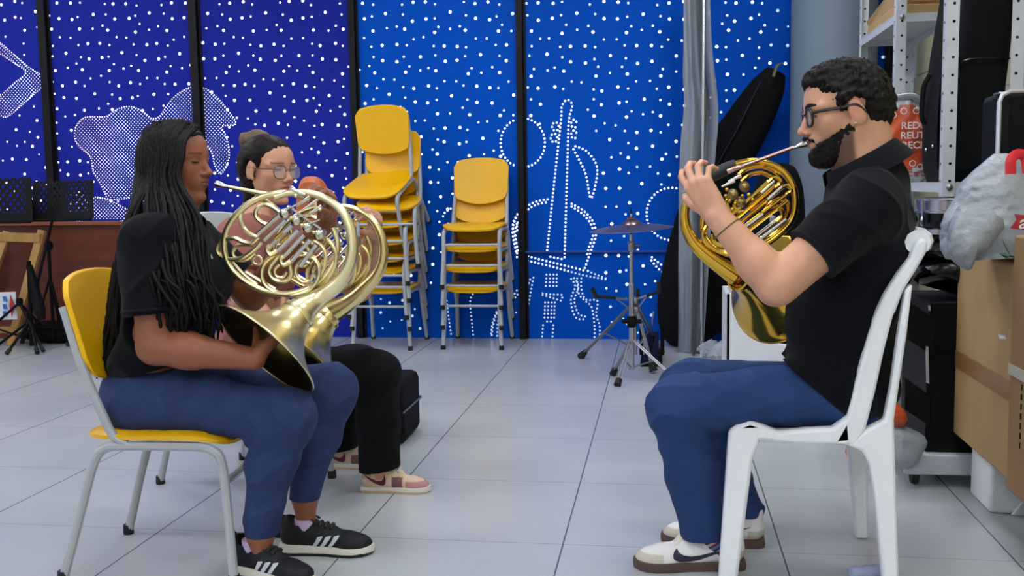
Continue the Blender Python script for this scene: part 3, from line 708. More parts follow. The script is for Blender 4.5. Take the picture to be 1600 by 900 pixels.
for z, y0, y1 in ((1.715, YB_+.004, YA_), (2.55, YB_+.004, YA_), (.99, YB_+.004, YA_), (.99, YN_+.004, YB_-.004), (2.62, YN_+.004, YB_-.004), (.33, YB_+.004, YA_), (.33, YN_+.004, YB_-.004)):
    obj('shelf_board', board(z, y0, y1), 'galv', t, smooth=0)
for y, z in ((YN_, .976), (YB_, 1.70), (YB_, 1.2)):
    obj('bolt', B().lathe([(.012, 0), (.012, .004), (.006, .009), (0, .01)], (XS0+.024, y-.003, z), (0, -1, 0), 10), 'steel', t)
# flattened boxes on the top shelf
t = thing('flattened_carton', 'opened brown carton lying on the upper steel shelf', 'carton', (1.12, 5.1, 1.718))
b = B(); b.box((1.115, 5.12, 1.742), (.22, .66, .045)); obj('tray', b, 'card', t, bevel=.004)
b = B(); b.hexa([Vector(v) for v in ((1.01, 4.80, 1.76), (1.016, 4.80, 1.76), (1.016, 5.45, 1.76), (1.01, 5.45, 1.76), (1.0, 4.80, 1.85), (1.006, 4.80, 1.85), (1.006, 5.45, 1.79), (1.0, 5.45, 1.79))]); obj('flap', b, 'card', t)
b = B(); b.box((1.14, 4.78, 1.80), (.18, .012, .05)); obj('flap', b, 'card2', t)
t = thing('folded_carton', 'dark brown carton standing upright on the upper steel shelf', 'carton', (1.12, 4.95, 1.766))
b = B(); b.box((1.13, 5.0, 1.87), (.16, .3, .2)); obj('body', b, 'card2', t, bevel=.004); obj('tape_strip', B().box((1.13, 4.849, 1.87), (.04, .002, .198)), 'tape', t, smooth=0)
# large soft cases on the middle shelf
t = thing('cello_case', 'large black soft cello case standing inside the steel shelving', 'cello case', (1.14, 4.3, .992))
def cased(u, v):
    # rounded box tapering upwards
    a = 2*PI*u; e = .42; c, s = math.cos(a), math.sin(a)
    ex = abs(c)**e*(1 if c > 0 else -1); ey = abs(s)**e*(1 if s > 0 else -1)
    z = v; f = [(0, .80), (.04, .93), (.12, 1.0), (.5, .97), (.75, .86), (1.3, .62), (1.5, .5), (1.56, .2)]
    zz_ = v*1.56
    for (za, fa), (zb, fb) in zip(f, f[1:]):
        if za <= zz_ <= zb: k = fa+(fb-fa)*(zz_-za)/(zb-za); break
    return Vector((1.128+.1*max(0, zz_-.3)+ex*.105*(.4+.6*k), 4.2+ey*.24*k, .994+zz_))
b = B(); b.grid(cased, 44, 34, True); n_ = len(b.v); b.f += [tuple(range(44))[::-1], tuple(n_-44+i for i in range(44))]; b.mi += [0, 0]
obj('shell', b, 'blackcloth2', t)

def pocket(u, v):
    a = PI*(1+u); c, s_ = math.cos(a), math.sin(a); e = .5
    ex = abs(c)**e*(1 if c > 0 else -1); ey = -abs(s_)**e
    return Vector((1.128+ex*.085, 3.965+ey*.032*(1 if 0 < v < 1 else .7)+.01, 1.04+v*.40))
b = B(); b.grid(pocket, 20, 8); n_ = len(b.v); b.f += [tuple(range(20)), tuple(n_-20+i for i in range(20))]; b.mi += [0, 0]
pk = obj('pocket', b, 'blackcloth2', t)
obj('zip', B().tube(smooth_path([(1.035, 3.95, 1.39), (1.06, 3.935, 1.425), (1.128, 3.93, 1.43), (1.22, 3.95, 1.43)], 5), .004, 6), 'blackgloss', pk)
obj('zip', B().tube(smooth_path([tuple(cased(.5+.02, v)+Vector((-.004, 0, 0))) for v in (.03, .2, .4, .6, .8)], 5), .006, 6), 'blackgloss', t)
obj('handle', B().tube(smooth_path([(1.018, 4.3, 1.22), (1.004, 4.29, 1.26), (1.004, 4.27, 1.36), (1.024, 4.26, 1.41)], 5), .012, 8, flat=.6), 'blackcloth', t)
for y, z in ((4.3, 1.30), (4.25, 1.12), (4.15, 1.13)): obj('snap', B().ball((1.014, y, z), (.006, .008, .008), 8), 'chrome', t)
# printed plastic bag on the shelf
t = thing('printed_bag', 'white plastic bag with an orange recycling print standing on the middle shelf', 'plastic bag', (1.0, 4.58, .992))
bc = P(1402, 225, 4.58); ri = Vector((1, 0, 0)); bc.x += .01
def bag(u, v):
    a = 2*PI*u; c, s_ = math.cos(a), math.sin(a); e = .7
    ex = abs(c)**e*(1 if c > 0 else -1); ey = abs(s_)**e*(1 if s_ > 0 else -1)
    k = [.78, .96, 1.0, 1.0, .97, .9, .78, .55, .42][min(8, int(v*8))]; k2 = [.78, .96, 1.0, 1.0, .97, .9, .78, .55, .42][min(8, int(v*8)+1)]; k += (k2-k)*(v*8-int(v*8))
    n_ = .006*math.sin(a*5+v*9)+.004*math.sin(a*11-v*17)
    return Vector((bc.x+ex*(.125*k+n_), 4.58+ey*(.10*k+n_), .993+v*.345))
b = B(); b.grid(bag, 48, 30, True); n_ = len(b.v); b.f += [tuple(range(48))[::-1], tuple(n_-48+i for i in range(48))]; b.mi += [0, 0]
for i, f in enumerate(b.f):
    c = sum((Vector(b.v[k]) for k in f), Vector())/len(f)
    dx, dz = (c.x-bc.x-.02)/.105, (c.z-1.18)/.135
    if c.y < 4.55 and dx*dx+abs(dz)**2.4 < 1 and c.z > 1.045: b.mi[i] = 1
obj('film', b, ['bagw', 'bago'], t, smooth=60)
b = B(); b.tube(smooth_path([(bc.x-.05, 4.56, 1.33), (bc.x-.03, 4.53, 1.345), (bc.x+.03, 4.53, 1.35), (bc.x+.07, 4.56, 1.33)], 5), .02, 8, flat=.5); obj('knot', b, 'bagw', t)
def text(name, body, loc, size, m, parent, rot=(PI/2, 0, 0), shear=0.0, thick=.0008):
    cu = bpy.data.curves.new(name, 'FONT'); cu.body = body; cu.size = size; cu.extrude = thick; cu.shear = shear; cu.align_x = 'CENTER'; cu.offset = size*.012
    cu.materials.append(M[m]); tmp = bpy.data.objects.new(name, cu); COL.objects.link(tmp)
    bpy.context.view_layer.update(); me = bpy.data.meshes.new_from_object(tmp.evaluated_get(bpy.context.evaluated_depsgraph_get()))
    bpy.data.objects.remove(tmp); o = bpy.data.objects.new(name, me); COL.objects.link(o)
    o.rotation_euler = rot
    if parent is not None:
        o.parent = parent; o.location = Vector(loc)-Vector(parent['base_'])
    else: o.location = loc
    return o
M['whitetxt'] = M['whitetxt']
for k, wd in enumerate(('REDUCE', 'REUTILIZA', 'RECICLA')):
    text('lettering', wd, (bc.x+(.055, .072, .062)[k], 4.468, 1.212-.04*k), .040, 'whitetxt', t)
b = B()
for k in range(6): b.box((bc.x-.03+.026*k, 4.481, 1.035-.004*(k % 2)), (.020, .003, .006)); b.box((bc.x-.03+.026*k, 4.481, 1.02), (.016, .003, .005))
obj('printed_lines', b, 'pred', t, smooth=0)
for k, (dx, z) in enumerate(((-.05, 1.285), (-.01, 1.30), (.04, 1.30), (-.06, 1.12), (-.02, 1.075), (.03, 1.085), (.06, 1.07), (-.07, 1.2))):
    b = B(); pts = [(bc.x+dx+.012*math.cos(2*PI*i/10), 4.474, z-.015+.012*math.sin(2*PI*i/10)) for i in range(10)]; b.tube(pts, .0018, 5, closed=True); obj('printed_ring', b, 'whitetxt', t)

# ------------------------------------------------------------------ below the shelf: drum, sacks, wheeled rack
t = thing('snare_drum', 'black snare drum with a wide chrome rim lying on black sacks', 'drum', (.99, 3.62, .80))
dc = Vector((1.02, 3.62, 0)); rr = .17
b = B(); b.lathe([(rr-.006, .83), (rr, .84), (rr, .905), (rr-.006, .91)], dc, (0, 0, 1), 48); obj('shell', b, 'blackgloss', t)
b = B(); b.lathe([(rr+.002, .895), (rr+.012, .895), (rr+.012, .9), (rr+.006, .905), (rr+.006, .935), (rr+.010, .94), (rr+.002, .944), (rr+.001, .9)], dc, (0, 0, 1), 48, True); obj('hoop', b, 'chrome', t)
b = B(); b.lathe([(0, .926), (rr+.001, .926), (rr+.001, .922), (0, .922)], dc, (0, 0, 1), 48); obj('drumhead', b, 'blackmat', t)
b = B(); b.lathe([(rr+.002, .822), (rr+.01, .826), (rr+.01, .842), (rr+.002, .846)], dc, (0, 0, 1), 48, True); obj('lower_hoop', b, 'chrome', t)
for k in range(8):
    a = 2*PI*(k+.4)/8; p = dc+Vector((math.cos(a)*(rr+.015), math.sin(a)*(rr+.015), 0))
    b = B(); b.tube([p+Vector((0, 0, .85)), p+Vector((0, 0, .94))], .0035, 6); b.ball(p+Vector((0, 0, .868)), (.009, .009, .018), 8); obj('lug', b, 'chrome', t)
def lumpy(b, c, r, seed, amp=.012, n=22):
    i0 = len(b.v); b.ball(c, r, n); rg = np.random.default_rng(seed); ph = rg.uniform(0, 6, 6)
    for i in range(i0, len(b.v)):
        v = Vector(b.v[i]); d = amp*(math.sin(v.x*38+ph[0]+v.z*21)+math.sin(v.y*44+ph[1]-v.z*30)+.7*math.sin(v.z*66+ph[2]+v.x*25))
        b.v[i] = tuple(v+(v-Vector(c)).normalized()*d)
    return b
t = thing('equipment_rack', 'black equipment rack on a grey wheeled base beside the cardboard boxes', 'rack', (1.0, 3.7, 0))
x0 = P(1400, 720, 3.62).x
b = B(); b.box((x0+.22, 3.68, .085), (.46, .44, .05)); b.box((x0+.22, 3.46, .075), (.46, .02, .07)); obj('base_frame', b, 'galv', t, bevel=.006)
for xx, yy in ((x0+.03, 3.49), (x0+.42, 3.49), (x0+.03, 3.86), (x0+.42, 3.86)):
    b = B(); b.lathe([(.012, -.012), (.03, -.011), (.033, 0), (.03, .011), (.012, .012)], (xx, yy, .033), (1, 0, 0), 20); c_ = obj('castor', b, 'blackrub', t)
    obj('fork', B().box((xx, yy, .055), (.034, .022, .035)), 'steel', c_, bevel=.003)
b = B(); b.box((x0+.25, 3.66, .36), (.38, .36, .50)); obj('body', b, 'blackmat', t, bevel=.006)
def slab(b, px, Y, th):  # panel from image outline, real thickness
    q = [P(a, c, Y) for a, c in px]; b.prism(q, (0, th, 0)); return b
obj('side_panel', slab(B(), [(1418, 468), (1462, 500), (1462, 560), (1418, 530)], 3.44, .04), 'blackmat', t, bevel=.004)
obj('side_panel', slab(B(), [(1414, 590), (1455, 620), (1455, 668), (1414, 640)], 3.44, .04), 'blackmat', t, bevel=.004)
obj('trim_strip', slab(B(), [(1447, 541), (1451, 542), (1452, 600), (1448, 598)], 3.435, .006), 'silver', t, smooth=0)
obj('trim_strip', slab(B(), [(1451, 477), (1454, 478), (1454, 486), (1451, 485)], 3.432, .006), 'silver', t, smooth=0)
for k, (c, r) in enumerate((((1.02, 3.62, .70), (.2, .17, .075)), ((1.0, 3.6, .775), (.18, .16, .05)))):
    t = thing('black_sack', ['black plastic sack lying on top of the wheeled rack', 'black plastic sack squeezed right under the snare drum'][k], 'sack', (c[0], c[1], c[2]-r[2]))
    obj('film', lumpy(B(), c, r, 3+k, .006, 30), 'blackgloss', t)
    obj('tied_neck', B().tube([(c[0]-.17, c[1]-.08, c[2]), (c[0]-.2, c[1]-.1, c[2]-.01), (c[0]-.215, c[1]-.11, c[2]-.03)], [.02, .012, .022], 8), 'blackgloss', t)
t = thing('crumpled_paper', 'scrap of crumpled white paper tucked under the snare drum', 'paper', (1.0, 3.5, .76))
obj('sheet', lumpy(B(), P(1479, 380, 3.5), (.025, .015, .012), 9, .004, 12), 'paper', t, smooth=0); obj('corner', lumpy(B(), P(1487, 386, 3.5), (.016, .01, .006), 10, .003, 10), 'paper', t, smooth=0)
t = thing('orange_bag', 'orange and grey plastic bag lying on the wheeled base of the rack', 'plastic bag', (x0+.06, 3.42, .0))
q = P(1418, 680, 3.4); obj('film', lumpy(B(), (q.x-.02, 3.42, .15), (.085, .05, .065), 12, .007, 24), 'bagg', t, smooth=0)
q = P(1398, 655, 3.4); obj('printed_part', lumpy(B(), (q.x-.03, 3.43, q.z-.005), (.07, .045, .06), 13, .008, 22), 'bago', t, smooth=0)
t = thing('snack_wrapper', 'red and yellow crumpled wrapper on the floor under the plastic chair', 'wrapper', (G(1335, 712).x, 3.75, 0))
q = P(1336, 706, 3.7); b = lumpy(B(), (q.x, 3.7, .055), (.035, .03, .05), 15, .006, 16); b.mi = [1 if (i//9) % 3 == 0 else 0 for i in range(len(b.f))]
obj('film', b, ['bago', 'yellow'], t, smooth=0)
# ------------------------------------------------------------------ cartons and what lies on them
t = thing('cardboard_box', 'large cardboard box on white foam blocks under the grey plastic bag', 'box', (1.17, 3.19, .175))
x0, y0, y1, z0, z1 = .94, 2.88, 3.49, .175, .775
b = B(); b.box(((x0+1.40)/2, (y0+y1)/2, (z0+z1)/2), (1.40-x0, y1-y0, z1-z0)); obj('body', b, 'card', t, bevel=.008)
b = B(); b.box((x0-.001, (y0+y1)/2, .425), (.003, y1-y0+.004, .055)); b.box(((x0+1.4)/2, y0-.001, .425), (.46, .003, .055)); obj('tape_band', b, 'tape', t, smooth=0)
b = B(); b.box((x0-.001, y0+.025, (z0+z1)/2), (.003, .012, z1-z0-.03)); obj('worn_edge', b, mat('torn_edge', '#5a4038', .8), t, smooth=0)
b = B(); b.box((x0+.02, y0-.001, (z0+z1)/2), (.03, .003, z1-z0-.02)); obj('edge_tape', b, 'tape', t, smooth=0)
b = B(); b.prism([Vector((x0-.002, 3.06, .565)), Vector((x0-.002, 3.0, .57)), Vector((x0-.002, 2.985, .563)), Vector((x0-.002, 3.04, .555))], (.001, 0, 0)); obj('torn_patch', b, 'styro', t, smooth=0)
for k, (x, y, sx, sy, lb) in enumerate(((1.07, 3.29, .2, .2, 'white foam block under the far corner of the cardboard box'), (1.1, 2.72, .2, .14, 'white foam block under the cardboard box cut off by the right edge'))):
    t = thing('foam_block', lb, 'foam block', (x, y, 0))
    b = B(); b.box((x, y, .0875), (sx, sy, .175)); obj('block', b, 'styro', t, bevel=.012)
    b = B(); b.prism([Vector((x-.04, y-sy/2-.012, .0)), Vector((x+sx/2, y-sy/2-.012, .0)), Vector((x+sx/2, y-sy/2-.012, .12)), Vector((x+.02, y-sy/2-.012, .09))], (0, .012, 0)); obj('broken_ledge', b, 'styro', t, bevel=.004)
t = thing('tall_box', 'brown cardboard box with pale tape cut off by the right edge', 'box', (1.2, 2.62, .19))
xb = P(1580, 500, 2.82).x
b = B(); b.box((xb+.22, 2.625, .19+.335), (.44, .39, .67)); obj('body', b, 'card2', t, bevel=.006)
z_ = P(1590, 578, 2.8).z; b = B(); b.box((xb-.001, 2.625, z_), (.003, .393, .028)); b.box((xb+.22, 2.429, z_), (.44, .003, .028)); obj('pale_tape', b, mat('pale_tape', '#c9c4b0', .5), t, smooth=0)
b = B()
for k in range(8): b.box((xb-.001, 2.72, .33+.025*k), (.002, .004+.003*(k % 2), .015))
obj('printed_marks', b, 'blackmat', t, smooth=0)
# amplifier standing on the carton
t = thing('amplifier', 'black amplifier with a silver edge standing on the large cardboard box', 'amplifier', (1.14, 3.28, .777))
tl = P(1562, 143, 3.2); b = B(); b.box((tl.x+.21, 3.31, (.777+tl.z)/2), (.40, .2, tl.z-.777)); obj('cabinet', b, 'blackmat', t, bevel=.02)
b = B(); b.tube([(tl.x, 3.2, .79), (tl.x, 3.2, tl.z-.03), (tl.x+.008, 3.2, tl.z-.01), (tl.x+.03, 3.2, tl.z), (tl.x+.4, 3.2, tl.z)], .007, 8); obj('edge_trim', b, 'silver', t)
b = B(); b.box((tl.x+.21, 3.206, (.8+tl.z)/2), (.36, .006, tl.z-.86)); obj('speaker_cloth', b, 'blackcloth2', t, smooth=0)
for px in (1590,): q = P(px, 146, 3.22); obj('corner_plate', B().box((tl.x+.03, 3.25, tl.z-.002), (.05, .06, .006)), 'chrome', t, bevel=.002)
# grey bag with a red handle
t = thing('carrier_bag', 'grey plastic carrier bag with a red handle slumped on the large cardboard box', 'carrier bag', (1.1, 3.06, .78))
def crumple(b, amp):
    v = np.array(b.v); w_ = np.zeros(len(v)); rg = np.random.default_rng(8)
    for f_, a_ in ((26, 1.0), (55, .7), (110, .4)):
        for _ in range(4):
            k = rg.normal(size=3); k *= f_*rg.uniform(.7, 1.3)/np.linalg.norm(k); w_ += a_*(1-2*np.abs(np.sin(v@k+rg.uniform(0, 6))))
    for i in range(len(b.v)):
        if b.v[i][2] > .785 or True: d = amp*w_[i]; b.v[i] = (b.v[i][0]+d, b.v[i][1]+d*.6, b.v[i][2]+d*.3)
    return b
bpath = smooth_path([tuple(P(1572, 240, 3.04))+(.03,), tuple(P(1571, 256, 3.04))+(.06,), tuple(P(1568, 285, 3.05))+(.10,), tuple(P(1562, 330, 3.06))+(.135,), tuple(P(1560, 370, 3.06))+(.15,), tuple(P(1562, 398, 3.06))+(.14,)], 12)
b = B(); b.tube([q[:3] for q in bpath], [q[3] for q in bpath], 72, up=(0, 1, 0), flat=.75); crumple(b, .0022)
for i, v in enumerate(b.v): b.v[i] = (v[0], v[1], max(v[2], .781))
obj('film', b, 'bagg', t, smooth=50)
q = [tuple(P(*a))+(r,) for a, r in (((1534, 340, 2.98), .07), ((1519, 368, 2.96), .062), ((1510, 390, 2.93), .046), ((1512, 408, 2.92), .028), ((1517, 420, 2.92), .008))]
q = smooth_path(q, 10); b = B(); b.tube([a[:3] for a in q], [a[3] for a in q], 48, flat=.9); crumple(b, .0016); obj('hanging_fold', b, 'bagg', t, smooth=50)
hp = [P(1579, 272, 2.93), P(1580, 250, 2.93), P(1590, 241, 2.94), P(1602, 246, 2.95), P(1606, 270, 2.95)]
b = B(); b.tube(smooth_path([tuple(a) for a in hp], 6), .014, 8, flat=.25, up=(0, 1, 0)); obj('handle', b, 'red', t)
pz = P(1590, 350, 2.90)
b = B(); b.prism([pz+Vector((-.018, 0, -.012)), pz+Vector((.05, 0, -.02)), pz+Vector((.05, 0, .02)), pz+Vector((-.008, 0, .026)), pz+Vector((-.002, 0, .012))], (0, .004, 0)); obj('red_print', b, 'pred', t, smooth=0)
text('letter', 'a', (pz.x+.012, pz.y-.002, pz.z-.012), .05, 'whitetxt', t, shear=.2)
t = thing('leafy_sprig', 'small dark green leaf sprig poking out beside the grey carrier bag', 'leaves', (1.0, 2.92, .777))
for k, (a, c) in enumerate((((1578, 400), (1566, 374)), ((1579, 402), (1561, 396)))):
    p, q_ = P(*a, 2.86), P(*c, 2.88); d = (q_-p); w_ = Vector((.5, .2, -.6)).normalized()*.014
    if k: w_ = Vector((0, .3, 1)).normalized()*.008
    up_ = Vector((0, -.004, 0)); b = B(); b.add([p, p+d*.45+w_, q_, p+d*.45-w_, p+d*.45+up_, p+up_*-1, q_-up_, p+d*.45-up_*2], [(0, 1, 4), (1, 2, 4), (2, 3, 4), (3, 0, 4), (0, 7, 1), (1, 7, 2), (2, 7, 3), (3, 7, 0)]); obj('leaf', b, 'leaf', t)
obj('stem', B().tube([(1.0, 2.9, .78), tuple(P(1578, 400, 2.86))], .003, 6), 'leaf', t)
t = thing('water_bottle', 'small bluish crushed plastic bottle lying near the chair leg', 'bottle', (G(1358, 905).x, 2.62, 0))
q = Vector(t.location); b = B(); b.lathe([(0, -.055), (.016, -.05), (.018, -.035), (.015, -.02), (.018, -.005), (.016, .01), (.018, .02), (.014, .035), (.009, .044), (.009, .052)], q+Vector((0, 0, .019)), (1, .3, 0), 16); obj('body', b, mat('blue_clear_plastic', '#aab6d6', .15, alpha=.75), t)
b = B(); b.lathe([(.0105, .048), (.0105, .06), (0, .06)], q+Vector((0, 0, .019)), (1, .3, 0), 14); obj('bottle_cap', b, 'pblue', t)
# black case lying behind the players
t = thing('black_case', 'black horn case standing on the floor behind the two seated women', 'case', (-1.28, 3.95, 0))
b = B(); b.box((-1.28, 3.95, .13), (.56, .3, .25)); obj('body', b, 'blackcloth2', t, bevel=.03)
obj('rim', B().box((-1.28, 3.95, .135), (.565, .305, .012)), 'blackgloss', t, bevel=.002)
obj('handle', B().tube(smooth_path([(-1.35, 3.79, .15), (-1.34, 3.77, .17), (-1.22, 3.77, .17), (-1.21, 3.79, .15)], 5), .009, 8), 'blackrub', t)
for x in (-1.45, -1.1): obj('latch', B().box((x, 3.796, .14), (.04, .008, .03)), 'chrome', t, bevel=.002)
# ------------------------------------------------------------------ smooth bodies: signed distance fields turned into one continuous mesh
def V3(v): return np.array([v[0], v[1], v[2]], float)
def J(px, py, Y): return V3(P(px, py, Y))
class RC:   # tapered capsule
    def __init__(s, a, b, ra, rb): s.a, s.b, s.ra, s.rb = V3(a), V3(b), ra, rb
    def d(s, p):
        ba = s.b-s.a; l2 = ba@ba+1e-12; rr = s.ra-s.rb; a2 = l2-rr*rr
        if a2 <= 0: return np.linalg.norm(p-(s.a if rr > 0 else s.b), axis=1)-max(s.ra, s.rb)
        il2 = 1/l2; pa = p-s.a; y = pa@ba; z = y-l2
        x = pa*l2-y[:, None]*ba; x2 = (x*x).sum(1); y2 = y*y*l2; z2 = z*z*l2
        k = np.sign(rr)*rr*rr*x2
        o = (np.sqrt(x2*a2*il2)+y*rr)*il2-s.ra
        c1 = np.sign(z)*a2*z2 > k; c2 = np.sign(y)*a2*y2 < k
        o = np.where(c2, np.sqrt(x2+y2)*il2-s.ra, o)
        return np.where(c1, np.sqrt(x2+z2)*il2-s.rb, o)
class EL:   # ellipsoid with axes (rows of R)
    def __init__(s, c, r, Rm=None): s.c, s.r, s.R = V3(c), np.array(r, float), np.eye(3) if Rm is None else np.array(Rm, float)
    def d(s, p):
        q = (p-s.c)@s.R.T; k0 = np.linalg.norm(q/s.r, axis=1); k1 = np.linalg.norm(q/(s.r*s.r), axis=1)
        return np.where(k0 < 1e-6, -s.r.min(), k0*(k0-1)/np.maximum(k1, 1e-9))
class PL:   # half space: inside where (p-o).n < 0
    def __init__(s, o, n): s.o = V3(o); s.n = V3(n)/np.linalg.norm(V3(n))
    def d(s, p): return (p-s.o)@s.n
def smin(a, b, k):
    if k <= 0: return np.minimum(a, b)
    h = np.maximum(k-np.abs(a-b), 0)/k; return np.minimum(a, b)-h*h*k*.25
def smax(a, b, k): return -smin(-a, -b, k)
def fsum(p, seed, freq, n=9, stretch=(1, 1, 1)):
    rg = np.random.default_rng(seed); o = np.zeros(len(p)); q = p*np.array(stretch)
    for i in range(n):
        k = rg.normal(size=3); k *= freq*rg.uniform(.6, 1.5)/np.linalg.norm(k); o += np.sin(q@k+rg.uniform(0, 6.3))
    return o/math.sqrt(n)
def mesh_sdf(ops, res, lo, hi, post=None, pad=.02):
    """ops: list of (prim, 'u'|'s'|'i', k). Returns verts, quads (surface nets)."""
    lo = np.array(lo, float)-pad; hi = np.array(hi, float)+pad
    nb = np.ceil((hi-lo)/(res*8)).astype(int)+1; n = nb*8
    hd = res*8*.8661
    bi = np.stack(np.meshgrid(*[np.arange(k) for k in nb], indexing='ij'), -1).reshape(-1, 3)
    ctr = lo+(bi*8+3.5)*res
    def comb(d, dp, op, k):
        return smin(d, dp, k) if op == 'u' else (smax(d, -dp, k) if op == 's' else smax(d, dp, k))
    d = np.full(len(ctr), 10.0); pd = []
    for pr, op, k in ops: q = pr.d(ctr); pd.append(q); d = comb(d, q, op, k)
    act = np.abs(d) < hd*1.7+.012
    D = np.empty(tuple(n), np.float32)
    blk = D.reshape(nb[0], 8, nb[1], 8, nb[2], 8)
    sg = np.where(d < 0, -1.0, 1.0).reshape(tuple(nb)); blk[:] = sg[:, None, :, None, :, None]
    ai = np.nonzero(act)[0]; loc = np.stack(np.meshgrid(*[np.arange(8)]*3, indexing='ij'), -1).reshape(-1, 3)
    CH_ = 3000
    for c0 in range(0, len(ai), CH_):
        ii = ai[c0:c0+CH_]; base = bi[ii]*8
        pts = (lo+(base[:, None, :]+loc[None])*res)
        dd = np.full((len(ii), 512), .08)
        for (pr, op, k), q in zip(ops, pd):
            if op == 'u' or op == 's': rel = np.abs(q[ii]) < hd*1.9+k+.012 if op == 's' else q[ii] < hd*1.9+k+.012
            else: rel = np.ones(len(ii), bool)
            if op == 's': rel = q[ii] < hd*1.9+k+.012
            if not rel.any(): continue
            dp = pr.d(pts[rel].reshape(-1, 3)).reshape(-1, 512); dd[rel] = comb(dd[rel], dp, op, k)
        if post is not None: dd = post(pts.reshape(-1, 3), dd.reshape(-1)).reshape(-1, 512)
        b3 = bi[ii]; blk[b3[:, 0], :, b3[:, 1], :, b3[:, 2], :] = dd.reshape(-1, 8, 8, 8)
    S = D < 0
    cnt = np.zeros(tuple(n-1), np.uint8)
    for dx in (0, 1):
        for dy in (0, 1):
            for dz in (0, 1): cnt += S[dx:n[0]-1+dx, dy:n[1]-1+dy, dz:n[2]-1+dz]
    cells = np.argwhere((cnt > 0) & (cnt < 8)); del cnt
    idx = np.full(tuple(n-1), -1, np.int32); idx[tuple(cells.T)] = np.arange(len(cells), dtype=np.int32)
    cv = {}
    for a in range(8): o = np.array([(a >> 2) & 1, (a >> 1) & 1, a & 1]); cv[a] = (D[tuple((cells+o).T)], o)
    acc = np.zeros((len(cells), 3)); num = np.zeros(len(cells))
    for a in range(8):
        for b in range(a+1, 8):
            if bin(a ^ b).count('1') != 1: continue
            da, oa = cv[a]; db, ob = cv[b]; m_ = (da < 0) != (db < 0)
            t = np.where(m_, da/np.where(m_, da-db, 1), 0)
            acc += np.where(m_[:, None], oa+(ob-oa)*t[:, None], 0); num += m_
    vs = lo+(cells+acc/num[:, None])*res
    F_ = []
    for ax in range(3):
        sl0 = [slice(1, -1)]*3; sl1 = [slice(1, -1)]*3; sl0[ax] = slice(0, -1); sl1[ax] = slice(1, None)
        s0, s1 = S[tuple(sl0)], S[tuple(sl1)]; e = np.argwhere(s0 != s1)
        if not len(e): continue
        fl = s0[tuple(e.T)]; off = np.array([1, 1, 1]); off[ax] = 0; e = e+off
        u, v = [(1, 2), (2, 0), (0, 1)][ax]
        def at(du, dv): c = e.copy(); c[:, u] -= du; c[:, v] -= dv; return idx[tuple(c.T)]
        q = np.stack([at(1, 1), at(0, 1), at(0, 0), at(1, 0)], 1)
        q[~fl] = q[~fl][:, ::-1]
        F_.append(q)
    F_ = np.concatenate(F_); F_ = F_[(F_ >= 0).all(1)]
    return vs, F_
def relax(vs, F_, it=1, lam=.5):
    for _ in range(it):
        acc = np.zeros_like(vs); num = np.zeros(len(vs))
        for a in range(4):
            b = (a+1) % 4; np.add.at(acc, F_[:, a], vs[F_[:, b]]); np.add.at(acc, F_[:, b], vs[F_[:, a]])
            np.add.at(num, F_[:, a], 1); np.add.at(num, F_[:, b], 1)
        vs = vs+(acc/np.maximum(num, 1)[:, None]-vs)*lam
    return vs
def sdf_obj(name, ops, res, lo, hi, m, parent, post=None, col=None, label=None, it=1):
    vs, F_ = mesh_sdf(ops, res, lo, hi, post)
    vs = relax(vs, F_, it)
    off = V3(parent['base_'])
    me = bpy.data.meshes.new(name); me.vertices.add(len(vs)); me.vertices.foreach_set('co', (vs-off).astype(np.float32).ravel())
    me.loops.add(F_.size); me.loops.foreach_set('vertex_index', F_.ravel().astype(np.int32))
    me.polygons.add(len(F_)); me.polygons.foreach_set('loop_start', np.arange(0, F_.size, 4, dtype=np.int32))
    me.update(calc_edges=True); me.validate()
    me.polygons.foreach_set('use_smooth', np.ones(len(me.polygons), bool))
    if col is not None:
        c = col(vs); a = me.attributes.new('col', 'FLOAT_COLOR', 'POINT'); a.data.foreach_set('color', np.concatenate([c, np.ones((len(c), 1))], 1).astype(np.float32).ravel())
    me.materials.append(M[m] if isinstance(m, str) else m)
    o = bpy.data.objects.new(name, me); COL.objects.link(o); o.parent = parent; o['base_'] = tuple(off)
    if label: o['label'] = label
    return o
def nrm(v): v = np.array(v, float); return v/np.linalg.norm(v)
